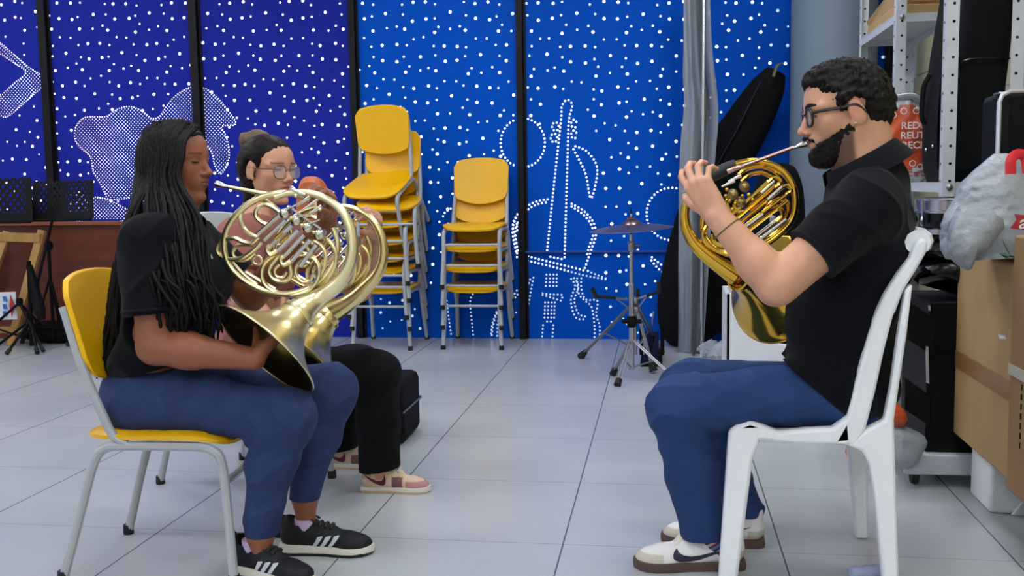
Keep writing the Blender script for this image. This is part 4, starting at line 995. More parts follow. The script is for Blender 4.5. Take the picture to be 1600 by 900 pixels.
class Head:
    def __init__(s, c, fwd, up, size):
        s.c = V3(c); s.f = nrm(V3(fwd)); u = V3(up); s.u = nrm(u-s.f*(u@s.f)); s.l = np.cross(s.u, s.f); s.s = size
        s.R = np.stack([s.f, s.l, s.u])
    def p(s, x, y, z): return s.c+s.s*(x*s.f+y*s.l+z*s.u)
    def inv(s, q): return ((q-s.c)@s.R.T)/s.s
    def el(s, x, y, z, rx, ry, rz, tilt=0.0):
        Rm = s.R
        if tilt: c, n = math.cos(tilt), math.sin(tilt); Rm = np.stack([c*s.R[0]+n*s.R[2], s.R[1], -n*s.R[0]+c*s.R[2]])
        return EL(s.p(x, y, z), (rx*s.s, ry*s.s, rz*s.s), Rm)
    def rc(s, a, b, ra, rb): return RC(s.p(*a), s.p(*b), ra*s.s, rb*s.s)
    def ops(s, nose=1.0, lips=1.0, lid=0.0, jaw=1.0):
        k = s.s; o = []
        o.append((s.el(-.045, 0, .17, .415, .325, .335), 'u', 0))
        o.append((s.el(.10, 0, .14, .285, .27, .28), 'u', .06*k))
        o.append((s.el(.12, 0, -.10, .262, .262, .30), 'u', .08*k))
        for y in (-1, 1):
            o.append((s.rc((-.03, .215*y, -.19), (.24, .06*y, -.43*jaw), .072, .06), 'u', .09*k))
            o.append((s.el(.235, .165*y, -.07, .085, .085, .08), 'u', .09*k))
        o.append((s.el(.325, 0, -.43*jaw, .072, .075, .065), 'u', .06*k))
        o.append((s.el(.305, 0, -.24, .10, .13, .125), 'u', .07*k))
        for y in (-1, 1): o.append((s.rc((.338, .045*y, .10), (.262, .225*y, .095), .05, .045), 'u', .05*k))
        for y in (-1, 1): o.append((s.el(.405, .135*y, .022, .085, .078, .045), 's', .045*k))
        for y in (-1, 1): o.append((s.el(.288, .132*y, .022, .062, .066, .055), 'u', .02*k))
        for y in (-1, 1): o.append((s.rc((.338, .085*y, .003), (.322, .175*y, .012), .012, .010), 'u', .014*k))   # lower lid
        for y in (-1, 1): o.append((s.rc((.352, .085*y, .034-lid), (.330, .178*y, .026-lid), .013, .011), 'u', .014*k))  # upper lid
        o.append((s.rc((.352, 0, .07), (.435, 0, -.10), .034, .036*nose), 'u', .04*k))
        o.append((s.el(.455, 0, -.118, .045, .043*nose, .038), 'u', .03*k))
        for y in (-1, 1): o.append((s.el(.405, .052*nose*y, -.138, .046, .030*nose, .030), 'u', .02*k))
        for y in (-1, 1): o.append((s.el(.432, .030*nose*y, -.162, .018, .012, .012), 's', .012*k))
        o.append((s.el(.388, 0, -.222, .046, .088, .024*lips), 'u', .014*k))
        o.append((s.el(.380, 0, -.268, .046, .078, .026*lips), 'u', .014*k))
        o.append((s.rc((.437, 0, -.244), (.352, .10, -.245), .006, .005), 's', .012*k)); o.append((s.rc((.437, 0, -.244), (.352, -.10, -.245), .006, .005), 's', .012*k))
        for y in (-1, 1):
            o.append((s.el(-.035, .325*y, -.005, .082, .036, .135, -.25), 'u', .02*k))
            o.append((s.el(-.018, .365*y, .012, .05, .022, .085, -.25), 's', .012*k))
            o.append((s.el(-.025, .338*y, .0, .028, .016, .05, -.25), 'u', .012*k))
            o.append((s.el(.012, .318*y, -.115, .03, .022, .035), 'u', .02*k))
        return o
def hand_ops(w, d, n, L, curl, spread=.5, thumb=(.6, .5, .3), side=1, r=.0088, tc=(.15, .25)):
    """w wrist, d finger direction, n the way the palm faces, side=+1/-1 picks the thumb side"""
    w = V3(w); d = nrm(d); n = V3(n); n = nrm(n-d*(n@d)); t = np.cross(d, n)*side
    o = []; k0 = .010
    kn = [w+d*L*.50+t*.026+n*-.002, w+d*L*.525+t*.0085-n*.004, w+d*L*.505-t*.0095-n*.003, w+d*L*.465-t*.0265+n*.001]
    for i, q in enumerate(kn):
        o.append((RC(w+t*(.013-.009*i), q, .0165, .0118 if i < 3 else .0105), 'u', k0))
    o.append((RC(w+d*L*.12+t*.016+n*.008, w+d*L*.30+t*.018+n*.010, .014, .012), 'u', .012))
    o.append((RC(w+d*L*.12-t*.016+n*.006, w+d*L*.33-t*.02+n*.006, .013, .010), 'u', .012))
    ln = [(.235, .135, .11), (.26, .155, .115), (.24, .145, .11), (.19, .11, .10)]; rr = [1, 1.03, .98, .87]
    tips = []
    for i in range(4):
        c = curl[i] if isinstance(curl[0], (list, tuple)) else curl
        a = 0; q = kn[i]; dirs = nrm(d+t*(.12-.08*i)*spread)
        for j in range(3):
            a += c[j]; v = dirs*math.cos(a)+n*math.sin(a); e = q+v*L*ln[i][j]
            o.append((RC(q, e, r*rr[i]*(1.08-.07*j), r*rr[i]*(1.0-.08*j)), 'u', .0035 if j else .006)); q = e
        tips.append((q, v))
    b = w+d*L*.14+t*.02+n*.006; x, y, z = thumb
    v1 = nrm(d*x+t*y+n*z); e1 = b+v1*L*.235; v2 = nrm(v1+n*tc[0]-t*tc[0]*.6); e2 = e1+v2*L*.175; v3 = nrm(v2+n*tc[1]-t*tc[1]*.5); e3 = e2+v3*L*.13
    o += [(RC(b, e1, .0155, .0118), 'u', .012), (RC(e1, e2, .0115, .0102), 'u', .006), (RC(e2, e3, .0102, .0078), 'u', .004)]
    return o, tips
def bounds(ops):
    lo, hi = np.full(3, 9e9), np.full(3, -9e9)
    for pr, op, k in ops:
        if op != 'u': continue
        if isinstance(pr, RC): a = [(pr.a, pr.ra), (pr.b, pr.rb)]
        else: a = [(pr.c, pr.r.max())]
        for c, r in a: lo = np.minimum(lo, c-r); hi = np.maximum(hi, c+r)
    return lo, hi
def cl(h): return np.array(C(h)[:3])
def skin_col(base, marks):
    """marks: list of (centre, radius, colour, softness)"""
    def f(v):
        c = np.tile(cl(base), (len(v), 1)); c *= (1+.05*fsum(v, 3, 60)[:, None])
        for q, r, hexc, soft in marks:
            if callable(q): w_ = q(v)
            else: w_ = np.clip((r-np.linalg.norm(v-q, axis=1))/(soft*r)+.5, 0, 1)
            c = c+(cl(hexc)-c)*w_[:, None]
        return np.clip(c, 0, 1)
    return f
def lip_mask(h):
    def f(v):
        q = h.inv(v); a = ((q[:, 1])/.085)**2+((q[:, 2]+.245)/.042)**2
        return np.clip((1-a)*3, 0, 1)*(q[:, 0] > .36)*.8
    return f
def in_frame(h, fn, amt=1.0):
    return lambda v: np.clip(fn(*h.inv(v).T), 0, 1)*amt
M['skin'] = mat('skin', '#888888', .48, attr='col', var=.03, vscale=40, bump=.04, bscale=220, sss=.12, spec=.35)
M['hairb'] = mat('black_hair', '#0e0b0a', .55, var=.3, vscale=60, spec=.18); M['hairdark'] = mat('dark_curls', '#120e0c', .6, var=.3, vscale=80, spec=.2)
M['polo'] = mat('navy_black_polo', '#090b12', .88, var=.08, vscale=40, bump=.12, bscale=500, sheen=.04, spec=.15)
M['denim'] = mat('dark_denim', '#2b3a62', .8, var=.16, vscale=22, bump=.15, bscale=600, spec=.2)
M['chino'] = mat('navy_chino', '#243c6c', .75, var=.05, vscale=10, bump=.08, bscale=500, spec=.25)
M['blacktr'] = mat('black_trousers', '#07080d', .85, var=.08, vscale=20, bump=.1, bscale=500, spec=.2)
M['rose'] = mat('dusty_rose_cotton', '#9c635a', .8, var=.06, bump=.1, bscale=400, spec=.2)
M['rim'] = mat('dark_spectacle_rim', '#1c1416', .3); M['rimgold'] = mat('thin_metal_rim', '#7d6c62', .3, .8); M['lens'] = mat('lens', '#e9eef2', .05, alpha=.12)
M['eye'] = mat('eye_white', '#d8d2ca', .25); M['iris'] = mat('iris', '#20130d', .15)
def folds(seed, amp, freq=38, st=(1, 1, 1), lim=None):
    def f(p, d):
        w = fsum(p, seed, freq, 8, st); r = 1-np.abs(np.tanh(w))*1.0
        return d-amp*(r*r-.4)-amp*.5*fsum(p, seed+9, freq*.45, 6, st)
    return f
def shell_part(name, pts, r, m, parent, n=8, **k): return obj(name, B().tube(pts, r, n, **k), m, parent)
def spectacles(h, parent, rimm, r=.003, w=.088, hh=.075, zc=.015, xc=.395, lensm='lens', temple=True):
    t = None; b = B()
    e = bpy.data.objects.new('spectacles', None)
    for y in (-1, 1):
        pts = [h.p(xc-.03*abs(math.cos(2*PI*k/24)*.9+.45)*.6, y*.135+w*math.cos(2*PI*k/24)*y, zc+hh*(abs(math.sin(2*PI*k/24))**.8*(1 if math.sin(2*PI*k/24) > 0 else -1))) for k in range(24)]
        b.tube([tuple(q) for q in pts], r, 8, closed=True)
    b.tube([tuple(h.p(xc+.0, -.05, zc+.03)), tuple(h.p(xc+.03, 0, zc+.045)), tuple(h.p(xc+.0, .05, zc+.03))], r*.9, 6)
    o = obj('spectacles', b, rimm, parent)
    for y in (-1, 1):
        b = B(); b.tube(smooth_path([tuple(h.p(xc-.04, y*.225, zc+.04)), tuple(h.p(xc-.10, y*.295, zc+.045)), tuple(h.p(.1, y*.325, zc+.045)), tuple(h.p(-.03, y*.345, zc+.05)), tuple(h.p(-.12, y*.335, zc-.04))], 5), r*1.05, 6); obj('temple_arm', b, rimm, o)
        pts = [h.p(xc-.03*abs(math.cos(2*PI*k/24)*.9+.45)*.6, y*.135+w*.97*math.cos(2*PI*k/24)*y, zc+hh*.97*(abs(math.sin(2*PI*k/24))**.8*(1 if math.sin(2*PI*k/24) > 0 else -1))) for k in range(24)]
        b = B(); b.prism([tuple(q) for q in pts], tuple(h.f*.0012)); obj('lens', b, lensm, o)
    return o
# ================================================================== the bearded man
def shoe(parent, name, heel, toe, L, side, cols, kind):
    """heel/toe ground points (Vectors); returns the shoe with sole, laces and its mark"""
    heel, toe = V3(heel), V3(toe); heel[2] = toe[2] = 0; f = nrm(toe-heel); u = np.array([0, 0, 1.0]); l = np.cross(u, f); L = np.linalg.norm(toe-heel)
    def q(x, y, z): return heel+f*x*L+l*y*L+u*z*L
    hs = .10 if kind == 'run' else .085   # sole thickness
    W_ = [(0.0, .07), (.03, .105), (.12, .128), (.3, .118), (.5, .122), (.68, .16), (.8, .165), (.9, .14), (.97, .085), (1.0, .02)]
    def wid(x):
        for (a, wa), (b_, wb) in zip(W_, W_[1:]):
            if a <= x <= b_: return wa+(wb-wa)*(x-a)/(b_-a)
        return .02
    # sole: stacked outline rings
    b = B(); n = 20; xs_ = [1-(1-k/n)**1.0 for k in range(n+1)]
    ring = [(x, wid(x)) for x in xs_]+[(x, -wid(x)) for x in xs_[::-1]]
    def rocker(x): return (.03*max(0, (x-.75)/.25)**2 if kind == 'run' else .012*max(0, (x-.8)/.2)**2)
    def top(x): return hs*(1.25-.45*x if kind == 'run' else 1.0)
    lev = [(.96, 0), (1.0, .02), (1.03, .5), (1.0, 1.0)]; vs = []
    m_ = len(ring)
    for sc_, t_ in lev:
        for x, y in ring: vs.append(q(.5+(x-.5)*(1+(sc_-1)*.35), y*sc_, rocker(x)+t_*top(x)))
    fs = [(i*m_+k, i*m_+(k+1) % m_, (i+1)*m_+(k+1) % m_, (i+1)*m_+k) for i in range(3) for k in range(m_)]+[tuple(range(m_))[::-1], tuple(3*m_+k for k in range(m_))]
    b.add(vs, fs)
    # upper
    zk = 1.0 if kind == 'run' else 1.28
    ops = [(RC(q(.135, 0, hs+.12), q(.13, 0, hs+.20*zk), .126*L, .118*L), 'u', 0), (RC(q(.13, 0, hs+.07), q(.45, 0, hs+.07), .118*L, .115*L), 'u', .06*L),
           (RC(q(.45, 0, hs+.06), q(.72, 0, hs+.02), .118*L, .12*L), 'u', .06*L), (EL(q(.78, 0, hs+.0), (.205*L, .15*L, .115*L), np.stack([f, l, u])), 'u', .05*L),
           (RC(q(.22, 0, hs+.17*zk), q(.55, 0, hs+.13*zk), .112*L, .07*L), 'u', .06*L)]
    if kind == 'run': ops += [(RC(q(.04, 0, hs+.2), q(.0, 0, hs+.30), .05*L, .03*L), 'u', .05*L)]
    ops += [(PL(q(0, 0, hs*.55), -u), 'i', .0)]
    ops += [(RC(q(.20, 0, hs+.27*zk), q(.21, 0, hs+.7), .108*L, .112*L), 's', .012*L)]
    lo, hi = bounds(ops)
    def colr(v):
        x = ((v-heel)@f)/L; y = ((v-heel)@l)/L; z = ((v-heel)@u)/L-hs
        c = np.tile(cl(cols['upper']), (len(v), 1))
        for fn, hx in cols.get('zones', []): w_ = fn(x, np.abs(y), z); c = np.where(w_[:, None], cl(hx), c)
        return c
    up_ = sdf_obj(name, ops, .0035, lo, hi, M['shoe_fabric'], parent, col=colr)
    so_ = obj('sole', b, cols['sole'], up_)
    if 'sole2' in cols:
        b2 = B(); ring2 = [(x, y*.99) for x, y in ring]; vs = []
        for t_ in (-.004, .028):
            for x, y in ring2: vs.append(q(x, y*1.045, rocker(x)+t_+.004))
        b2.add(vs, [(k, (k+1) % m_, m_+(k+1) % m_, m_+k) for k in range(m_)]+[tuple(range(m_))[::-1], tuple(m_+k for k in range(m_))]); obj('outsole', b2, cols['sole2'], up_)
    # laces across the instep
    b = B()
    for k in range(4):
        x = .38+.06*k; zt = (.252 if kind == 'run' else .30)-(.21 if kind == 'run' else .30)*(x-.36)
        b.tube([tuple(q(x, y, hs+zt-1.6*y*y*3)) for y in (-.075, -.04, 0, .04, .075)], .0042, 6)
    for sgn in (-1, 1): b.tube(smooth_path([tuple(q(.36, 0, hs+.272*zk)), tuple(q(.34, .05*sgn, hs+.29*zk)), tuple(q(.40, .085*sgn, hs+.25*zk)), tuple(q(.40, .03*sgn, hs+.27*zk))], 4), .0032, 5)
    obj('laces', b, cols['lace'], up_)
    # the mark on both flanks, following the upper
    def surf(x, z, sg):
        y = .2
        while y > .03:
            p = q(x, sg*y, hs+z)[None]; dd = 10.0
            dv = np.full(1, .08)
            for pr, op, k in ops[:-1]: dp = pr.d(p); dv = smin(dv, dp, k) if op == 'u' else (smax(dv, -dp, k) if op == 's' else smax(dv, dp, k))
            if dv[0] < .0: break
            y -= .002
        return q(x, sg*(y+.004), hs+z)
    for sg in (-1, 1):
        for poly in cols['mark']:
            b = B()   # each poly: strip of (x, z_low, z_high)
            A = [surf(x, za, sg) for x, za, zb in poly]; Mi = [surf(x, (za+zb)/2, sg) for x, za, zb in poly]; Z = [surf(x, zb, sg) for x, za, zb in poly]
            n_ = len(poly); ex = l*sg*.0012
            vs = A+Mi+Z+[v+ex for v in A]+[v+ex for v in Mi]+[v+ex for v in Z]; fs = []
            for i in range(n_-1):
                for r_ in (0, 1): fs.append((3*n_+r_*n_+i, 3*n_+r_*n_+i+1, 3*n_+(r_+1)*n_+i+1, 3*n_+(r_+1)*n_+i))
                fs.append((i, i+1, 3*n_+i+1, 3*n_+i)); fs.append((2*n_+i, 2*n_+i+1, 5*n_+i+1, 5*n_+i))
            b.add(vs, fs); obj('side_mark', b, cols['markm'], up_, smooth=60)
    return up_
M['shoe_fabric'] = mat('shoe_fabric', '#888888', .6, attr='col', bump=.08, bscale=400, spec=.3)
for k_, h_ in dict(cream_sole='#e4ded2', gum_sole='#58423c', white_lace='#dcd8cc', black_lace='#141418', navy_mark='#1e2236', wine_mark='#5c1a2c', grey_mark='#c9ccd4', tan_sole='#cfae8c').items(): M[k_] = mat(k_, h_, .6)
swoosh = [(.14, .134, .137), (.22, .102, .116), (.32, .064, .093), (.42, .032, .072), (.50, .014, .062), (.56, .008, .068), (.60, .010, .090), (.62, .018, .125), (.64, .028, .105), (.655, .045, .075)]
stripes = [[(x0+.00, .005, .012), (x0+.035, .005, .06), (x0+.06, .03, .11), (x0+.10, .085, .118), (x0+.115, .11, .118)] for x0 in (.37, .455, .54)]

MAN = thing('person', 'bearded man in black polo and navy trousers playing a horn on a white chair', 'person', (.3, 2.74, 0))
hm = Head(P(1321, 176, 2.74), (-1, -.06, -.15), (.06, 0, 1), .25)
nS, nE, nW = J(1352, 326, 2.565), J(1213, 446, 2.50), J(1122, 340, 2.53)
fS, fE, fW = J(1345, 322, 2.915), J(1300, 455, 2.97), J(1232, 470, 2.86)
neckb = J(1364, 285, 2.74)
body = hm.ops(nose=1.05, lips=.85, lid=.022, jaw=.95)
body += [(RC(hm.p(-.13, 0, -.18), neckb, .070, .064), 'u', .03), (RC(hm.p(.02, 0, -.36), J(1345, 268, 2.74), .05, .06), 'u', .04),
         (RC(J(1362, 322, 2.61), J(1362, 322, 2.87), .05, .05), 'u', .05), (EL(J(1345, 400, 2.74), (.10, .15, .17)), 'u', .05), (EL(J(1318, 540, 2.74), (.10, .145, .17)), 'u', .05),
         (RC(nS, nE, .056, .047), 'u', .02), (RC(nS+(nE-nS)*.45, nE+(nS-nE)*.12, .05, .046), 'u', .02), (RC(nE, nE+(nW-nE)*.35, .046, .047), 'u', .02), (RC(nE+(nW-nE)*.3, nW, .046, .030), 'u', .02),
         (RC(fS, fE, .055, .045), 'u', .02), (RC(fE, fW, .044, .03), 'u', .02)]
h1, mt1 = hand_ops(nW, J(1090, 286, 2.55)-nW, np.array([.40, .90, .18]), .195, [(.42, .6, .45), (.5, .65, .45), (.6, .65, .45), (.75, .7, .4)], 2.0, (.75, .62, .35), side=1, r=.0086)
h2, _ = hand_ops(fW, J(1196, 462, 2.82)-fW, np.array([-.3, -.5, .6]), .19, (.25, .25, .2), .4, side=-1)
body += h1+h2
kN, kF = J(1060, 632, 2.60), J(1078, 606, 2.87); hN, hF = J(1298, 612, 2.655), J(1298, 606, 2.83); aN, aF = J(1100, 838, 2.655), J(1162, 800, 2.86)
for h_, k_, a_ in ((hN, kN, aN), (hF, kF, aF)): body += [(RC(h_, k_, .065, .048), 'u', .03), (RC(k_, a_+np.array([0, 0, .03]), .045, .030), 'u', .02)]
def manbeard(x, y, z):
    line = -.09-.40*np.maximum(x-.04, 0)-.10*np.abs(x-.2)
    m_ = np.clip((line-z)/.09, 0, 1)*np.clip((x+.01)/.05, 0, 1)*np.clip((z+.60)/.06, 0, 1)
    m_ = m_*np.clip((np.hypot(y/.105, (z+.245)/.06)-.85)*3, 0, 1)
    return .8*m_*m_*(3-2*m_)
sk_man = skin_col('#cf9b7d', [(lip_mask(hm), 0, '#a5645a', 0), (in_frame(hm, manbeard), 0, '#2a1d18', 0),
   (in_frame(hm, lambda x, y, z: np.exp(-((z-.012)/.012)**2)*(np.abs(np.abs(y)-.132) < .06)*(x > .3)), 0, '#4a2c22', 0),
   (in_frame(hm, lambda x, y, z: np.exp(-(((x+.03)/.09)**2+((z+.01)/.12)**2))*(np.abs(y) > .31), .35), 0, '#c86a5c', 0),
   (in_frame(hm, lambda x, y, z: np.exp(-(((x-.45)/.07)**2+((z+.12)/.06)**2)), .3), 0, '#c0685a', 0)])
lo, hi = bounds(body)
sdf_obj('body', body, .003, lo, hi, 'skin', MAN, col=sk_man)
# hair: short curls
hr = [(hm.el(-.04, 0, .19, .405, .338, .335), 'u', 0), (hm.el(-.13, 0, .05, .295, .312, .31), 'u', .05), (hm.el(.13, 0, .36, .225, .22, .115), 'u', .05), (hm.rc((-.25, .0, -.02), (-.23, .0, -.30), .165, .12), 'u', .05),
      (hm.rc((.045, .30, .12), (.055, .285, -.03), .05, .035), 'u', .03), (hm.rc((.045, -.30, .12), (.055, -.285, -.03), .05, .035), 'u', .03),
      (hm.el(.42, 0, .05, .30, .50, .245), 's', .03), (hm.el(.22, 0, -.28, .27, .5, .36), 's', .03), (hm.el(-.03, .36, -.03, .115, .12, .165), 's', .02), (hm.el(-.03, -.36, -.03, .115, .12, .165), 's', .02),
      (PL(hm.p(-.2, 0, -.36), -hm.u-.15*hm.f), 'i', .02)]
def curls(p, d): return d-.0026*fsum(p, 5, 420, 14)-.002*fsum(p, 6, 200, 8)
lo, hi = bounds(hr); sdf_obj('hair', hr, .0026, lo, hi, 'hairdark', MAN, post=curls, it=0)
inf = .0032/hm.s
bd = [(hm.el(.12, 0, -.10, .262+inf, .262+inf, .30+inf), 'u', 0)]
for y in (-1, 1): bd += [(hm.rc((-.03, .215*y, -.19), (.24, .06*y, -.43*.95), .072+inf, .06+inf), 'u', .09*hm.s), (hm.el(.235, .165*y, -.07, .085+inf, .085+inf, .08+inf), 'u', .09*hm.s)]
bd += [(hm.el(.325, 0, -.43*.95, .072+inf*1.6, .075+inf*1.6, .065+inf*1.8), 'u', .06*hm.s), (hm.el(.305, 0, -.24, .10+inf, .13+inf, .125+inf), 'u', .07*hm.s), (hm.el(.17, 0, -.41, .12, .12, .06), 'u', .05)]
for y in (-1, 1): bd += [(hm.rc((.0, .255*y, .02), (.012, .25*y, -.12), .035, .04), 'u', .02)]
kx, kz = hm.f*.42+hm.u, hm.f*1.0
bd += [(PL(hm.p(.05, 0, -.115), hm.f*.48+hm.u), 'i', .012), (PL(hm.p(-.035, 0, -.1), -hm.f-.25*hm.u), 'i', .01), (hm.el(.43, 0, -.235, .14, .105, .068), 's', .02)]
lo, hi = bounds(bd)
sdf_obj('beard', bd, .0026, lo, hi, 'hairdark', MAN, post=lambda p, d: d-.0011*fsum(p, 15, 480, 12), it=0)
mu = [(hm.rc((.437, .012, -.192), (.372, .105, -.235), .019, .013), 'u', 0), (hm.rc((.437, -.012, -.192), (.372, -.105, -.235), .019, .013), 'u', .005), (hm.rc((.372, .105, -.235), (.33, .115, -.30), .013, .012), 'u', .006), (hm.rc((.372, -.105, -.235), (.33, -.115, -.30), .013, .012), 'u', .006)]
lo, hi = bounds(mu); sdf_obj('moustache', mu, .002, lo, hi, 'hairdark', MAN, post=lambda p, d: d-.0015*fsum(p, 16, 400, 10), it=0)
for y in (-1, 1):
    b = B(); b.tube(smooth_path([tuple(hm.p(.395, .05*y, .105)), tuple(hm.p(.375, .12*y, .128)), tuple(hm.p(.315, .20*y, .115)), tuple(hm.p(.27, .235*y, .085))], 4), [.0038, .0042, .0044, .0046, .0046, .0046, .0044, .004, .0038, .0034, .003, .0025, .002], 6); obj('eyebrow', b, 'hairdark', MAN)
spectacles(hm, MAN, 'rim', .0038, .092, .088, .005, .40)
# polo shirt
hem0, hem1 = J(1217, 553, 2.74), J(1345, 662, 2.74)
sd = nrm(nE-nS); fd = nrm(fE-fS)
shirt = [(EL(J(1352, 372, 2.74), (.118, .185, .17)), 'u', 0), (EL(J(1318, 490, 2.74), (.142, .18, .18)), 'u', .07), (EL(J(1312, 598, 2.74), (.148, .172, .12)), 'u', .07), (RC(hN, hN+(kN-hN)*.3, .094, .09), 'u', .04), (RC(hF, hF+(kF-hF)*.3, .094, .09), 'u', .04),
         (RC(J(1358, 312, 2.61), J(1358, 312, 2.87), .07, .07), 'u', .06), (RC(J(1372, 272, 2.74), J(1362, 300, 2.74), .075, .09), 'u', .05),
         (RC(nS, nS+sd*.20, .075, .073), 'u', .04), (RC(fS, fS+fd*.20, .075, .073), 'u', .04)]
shirt += [(PL(nS+sd*.168, sd), 'i', .004)] if False else []
cutN, cutF = nS+sd*.172, fS+fd*.172
mid_cut = J(1255, 300, 2.74)
nh = np.array([hem1[2]-hem0[2], 0, -(hem1[0]-hem0[0])]); nh = nrm(nh)   # points down and forward
if nh[2] > 0: nh = -nh
def man_post(p, d):
    d = folds(21, .008, 48, (1, .6, .7))(p, d)
    # sleeve ends: only near the arms
    for c, n_ in ((cutN, sd), (cutF, fd)):
        r = np.linalg.norm(p-c, axis=1); e = (p-c)@n_; d = np.where(r < .125, np.maximum(d, e), d)
    return np.maximum(d, (p-hem0)@nh)
lo, hi = bounds(shirt); sdf_obj('polo_shirt', shirt, .004, lo, hi, 'polo', MAN, post=man_post)
def ring_tube(c, n_, r, rt, m=24, sy=1.0, u=None):
    n_ = nrm(n_); a = nrm(np.cross(n_, [0, 1, 0])) if u is None else nrm(u); b_ = np.cross(n_, a); return [tuple(c+r*(math.cos(2*PI*k/m)*a+sy*math.sin(2*PI*k/m)*b_)) for k in range(m)]
for c_, d_ in ((cutN, sd), (cutF, fd)): obj('cuff_band', B().tube(ring_tube(c_-d_*.004, d_, .0705, 0), .0045, 6, closed=True), 'polo', MAN)
# collar: stand and fold, open at the front
def collar(parent, c, fwd, up, r0, r1, h, m, gap=.35, tilt=.0, lay=.022):
    c = V3(c); f = nrm(fwd); u = nrm(V3(up)-f*(V3(up)@f)); l = np.cross(u, f)
    b = B(); NU = 40
    def pt(k, rr, z): a = gap+(2*PI-2*gap)*k/(NU-1); return c+f*rr*math.cos(a)*1.12+l*rr*math.sin(a)+u*(z)
    rows = [(r0, -.01), (r0-.004, h), (r0-.001, h+.004), (r0+.006, h), (r1, -lay), (r1-.004, -lay-.001), (r0+.002, h-.012)]
    vs = [pt(k, rr, z-(.028*math.exp(-((min(k, NU-1-k))/5.0)**2) if z < 0 and rr > r0 else 0)) for rr, z in rows for k in range(NU)]
    b.add(vs, [(j*NU+k, j*NU+k+1, (j+1)*NU+k+1, (j+1)*NU+k) for j in range(len(rows)-1) for k in range(NU-1)]); return obj('collar', b, m, parent, smooth=60)
collar(MAN, J(1350, 262, 2.74), (-.85, 0, -.45), (-.35, 0, .95), .084, .112, .03, 'polo')
b = B(); pk = [J(1318, 292, 2.735), J(1300, 330, 2.735), J(1288, 372, 2.735)]; b.tube([tuple(q) for q in pk], .014, 6, flat=.4); obj('placket', b, 'polo', MAN)
# trousers
hip = J(1312, 612, 2.745)
tr = [(EL(hip, (.115, .165, .095)), 'u', 0)]
for h_, k_, a_, kk in ((hN, kN, aN, 1), (hF, kF, aF, 0)):
    a2 = a_+np.array([0, 0, .0])
    tr += [(RC(h_, k_, .082, .070), 'u', .05), (RC(k_, k_+(a2-k_)*.5, .068, .062), 'u', .04), (RC(k_+(a2-k_)*.5, a2, .063, .055), 'u', .03)]
kneeN, kneeF = kN, kF
def tr_post(p, d):
    d = folds(31, .0085, 46, (.6, .8, 1))(p, d)
    for k_, s_ in ((kneeN, 1), (kneeF, 2)):
        q = p-k_; r = np.linalg.norm(q-np.array([.07, 0, -.06]), axis=1); d = d-.006*np.sin((q[:, 0]*.7+q[:, 2])*110)*np.exp(-(r/.07)**2)
    cz = np.where(p[:, 1] < 2.76, aN[2], aF[2])
    return np.maximum(d, cz-.002-p[:, 2])
lo, hi = bounds(tr); sdf_obj('trousers', tr, .004, lo, hi, 'chino', MAN, post=tr_post)
# socks and shoes
def sock(parent, a, b_, r, cols):
    a, b_ = V3(a), V3(b_); bb = B(); N = 13
    for k in range(N):
        bb.m = k % len(cols); bb.tube([tuple(a+(b_-a)*k/N), tuple(a+(b_-a)*(k+1)/N)], r*(1.0+.004*(k % 2)), 20, caps=(k in (0, N-1)))
    return obj('sock', bb, cols, parent)
M['hairbrown'] = mat('dark_brown_hair', '#18100d', .5, var=.3, vscale=60, spec=.14)
for k_, h_ in dict(sk1='#5f7fb0', sk2='#7c2a3a', sk3='#c9c2b6', sk4='#27304e', lilac='#c9b2d6', pinksock='#c9a4a8').items(): M[k_] = mat('sock_'+h_[1:], h_, .85)
zonesM = [(lambda x, y, z: (x > .74)&(z < .075+.0*x), '#c9c2b2'), (lambda x, y, z: (x < .16)&(z < .1), '#c9c2b2'), (lambda x, y, z: (x > .38)&(x < .64)&(y < .07)&(z > .10), '#d5cfbf')]
cm = dict(upper='#e8e6e6', zones=zonesM, sole='gum_sole', lace='white_lace', mark=[swoosh], markm='navy_mark')
for heel, toe, a_, nm in ((G(1163, 886), G(990, 886), aN, 'shoe'), (G(1194, 852), G(1033, 845), aF, 'shoe')):
    heel.z = toe.z = 0; sh_ = shoe(MAN, nm, heel, toe, .29, 1, cm, 'court')
    f_ = nrm(V3(toe)-V3(heel)); an = V3(heel)+f_*.062+np.array([0, 0, .045]); sock(MAN, an, a_+np.array([-.004, 0, .03]), .0350, ['sk1', 'sk2', 'sk3', 'sk4'])
b = B(); b.tube(ring_tube(nW+(nE-nW)*.16, nE-nW, .0345, 0, 28), .0022, 6, closed=True); tag(obj('bracelet', b, mat('olive_cord', '#6d6238', .7), MAN), '', '') ; 
del bpy.data.objects['bracelet']['category']; del bpy.data.objects['bracelet']['label']
b = B(); b.ball(tuple(hm.p(-.005, -.335, -.125)), .0035, 8); b.ball(tuple(hm.p(-.005, .335, -.125)), .0035, 8); obj('earring', b, 'chrome', MAN)

b = B(); q = J(1421, 368, 2.74)
for k, (dx, dz, r_) in enumerate(((0, 0, .008), (-.003, .028, .005), (-.004, .045, .004))): b2 = B(); b2.ball((q[0]+dx, 2.70+.01*k, q[2]+dz), (.004, r_, r_*1.1), 8); obj('back_print', b2, 'whitetxt', MAN)
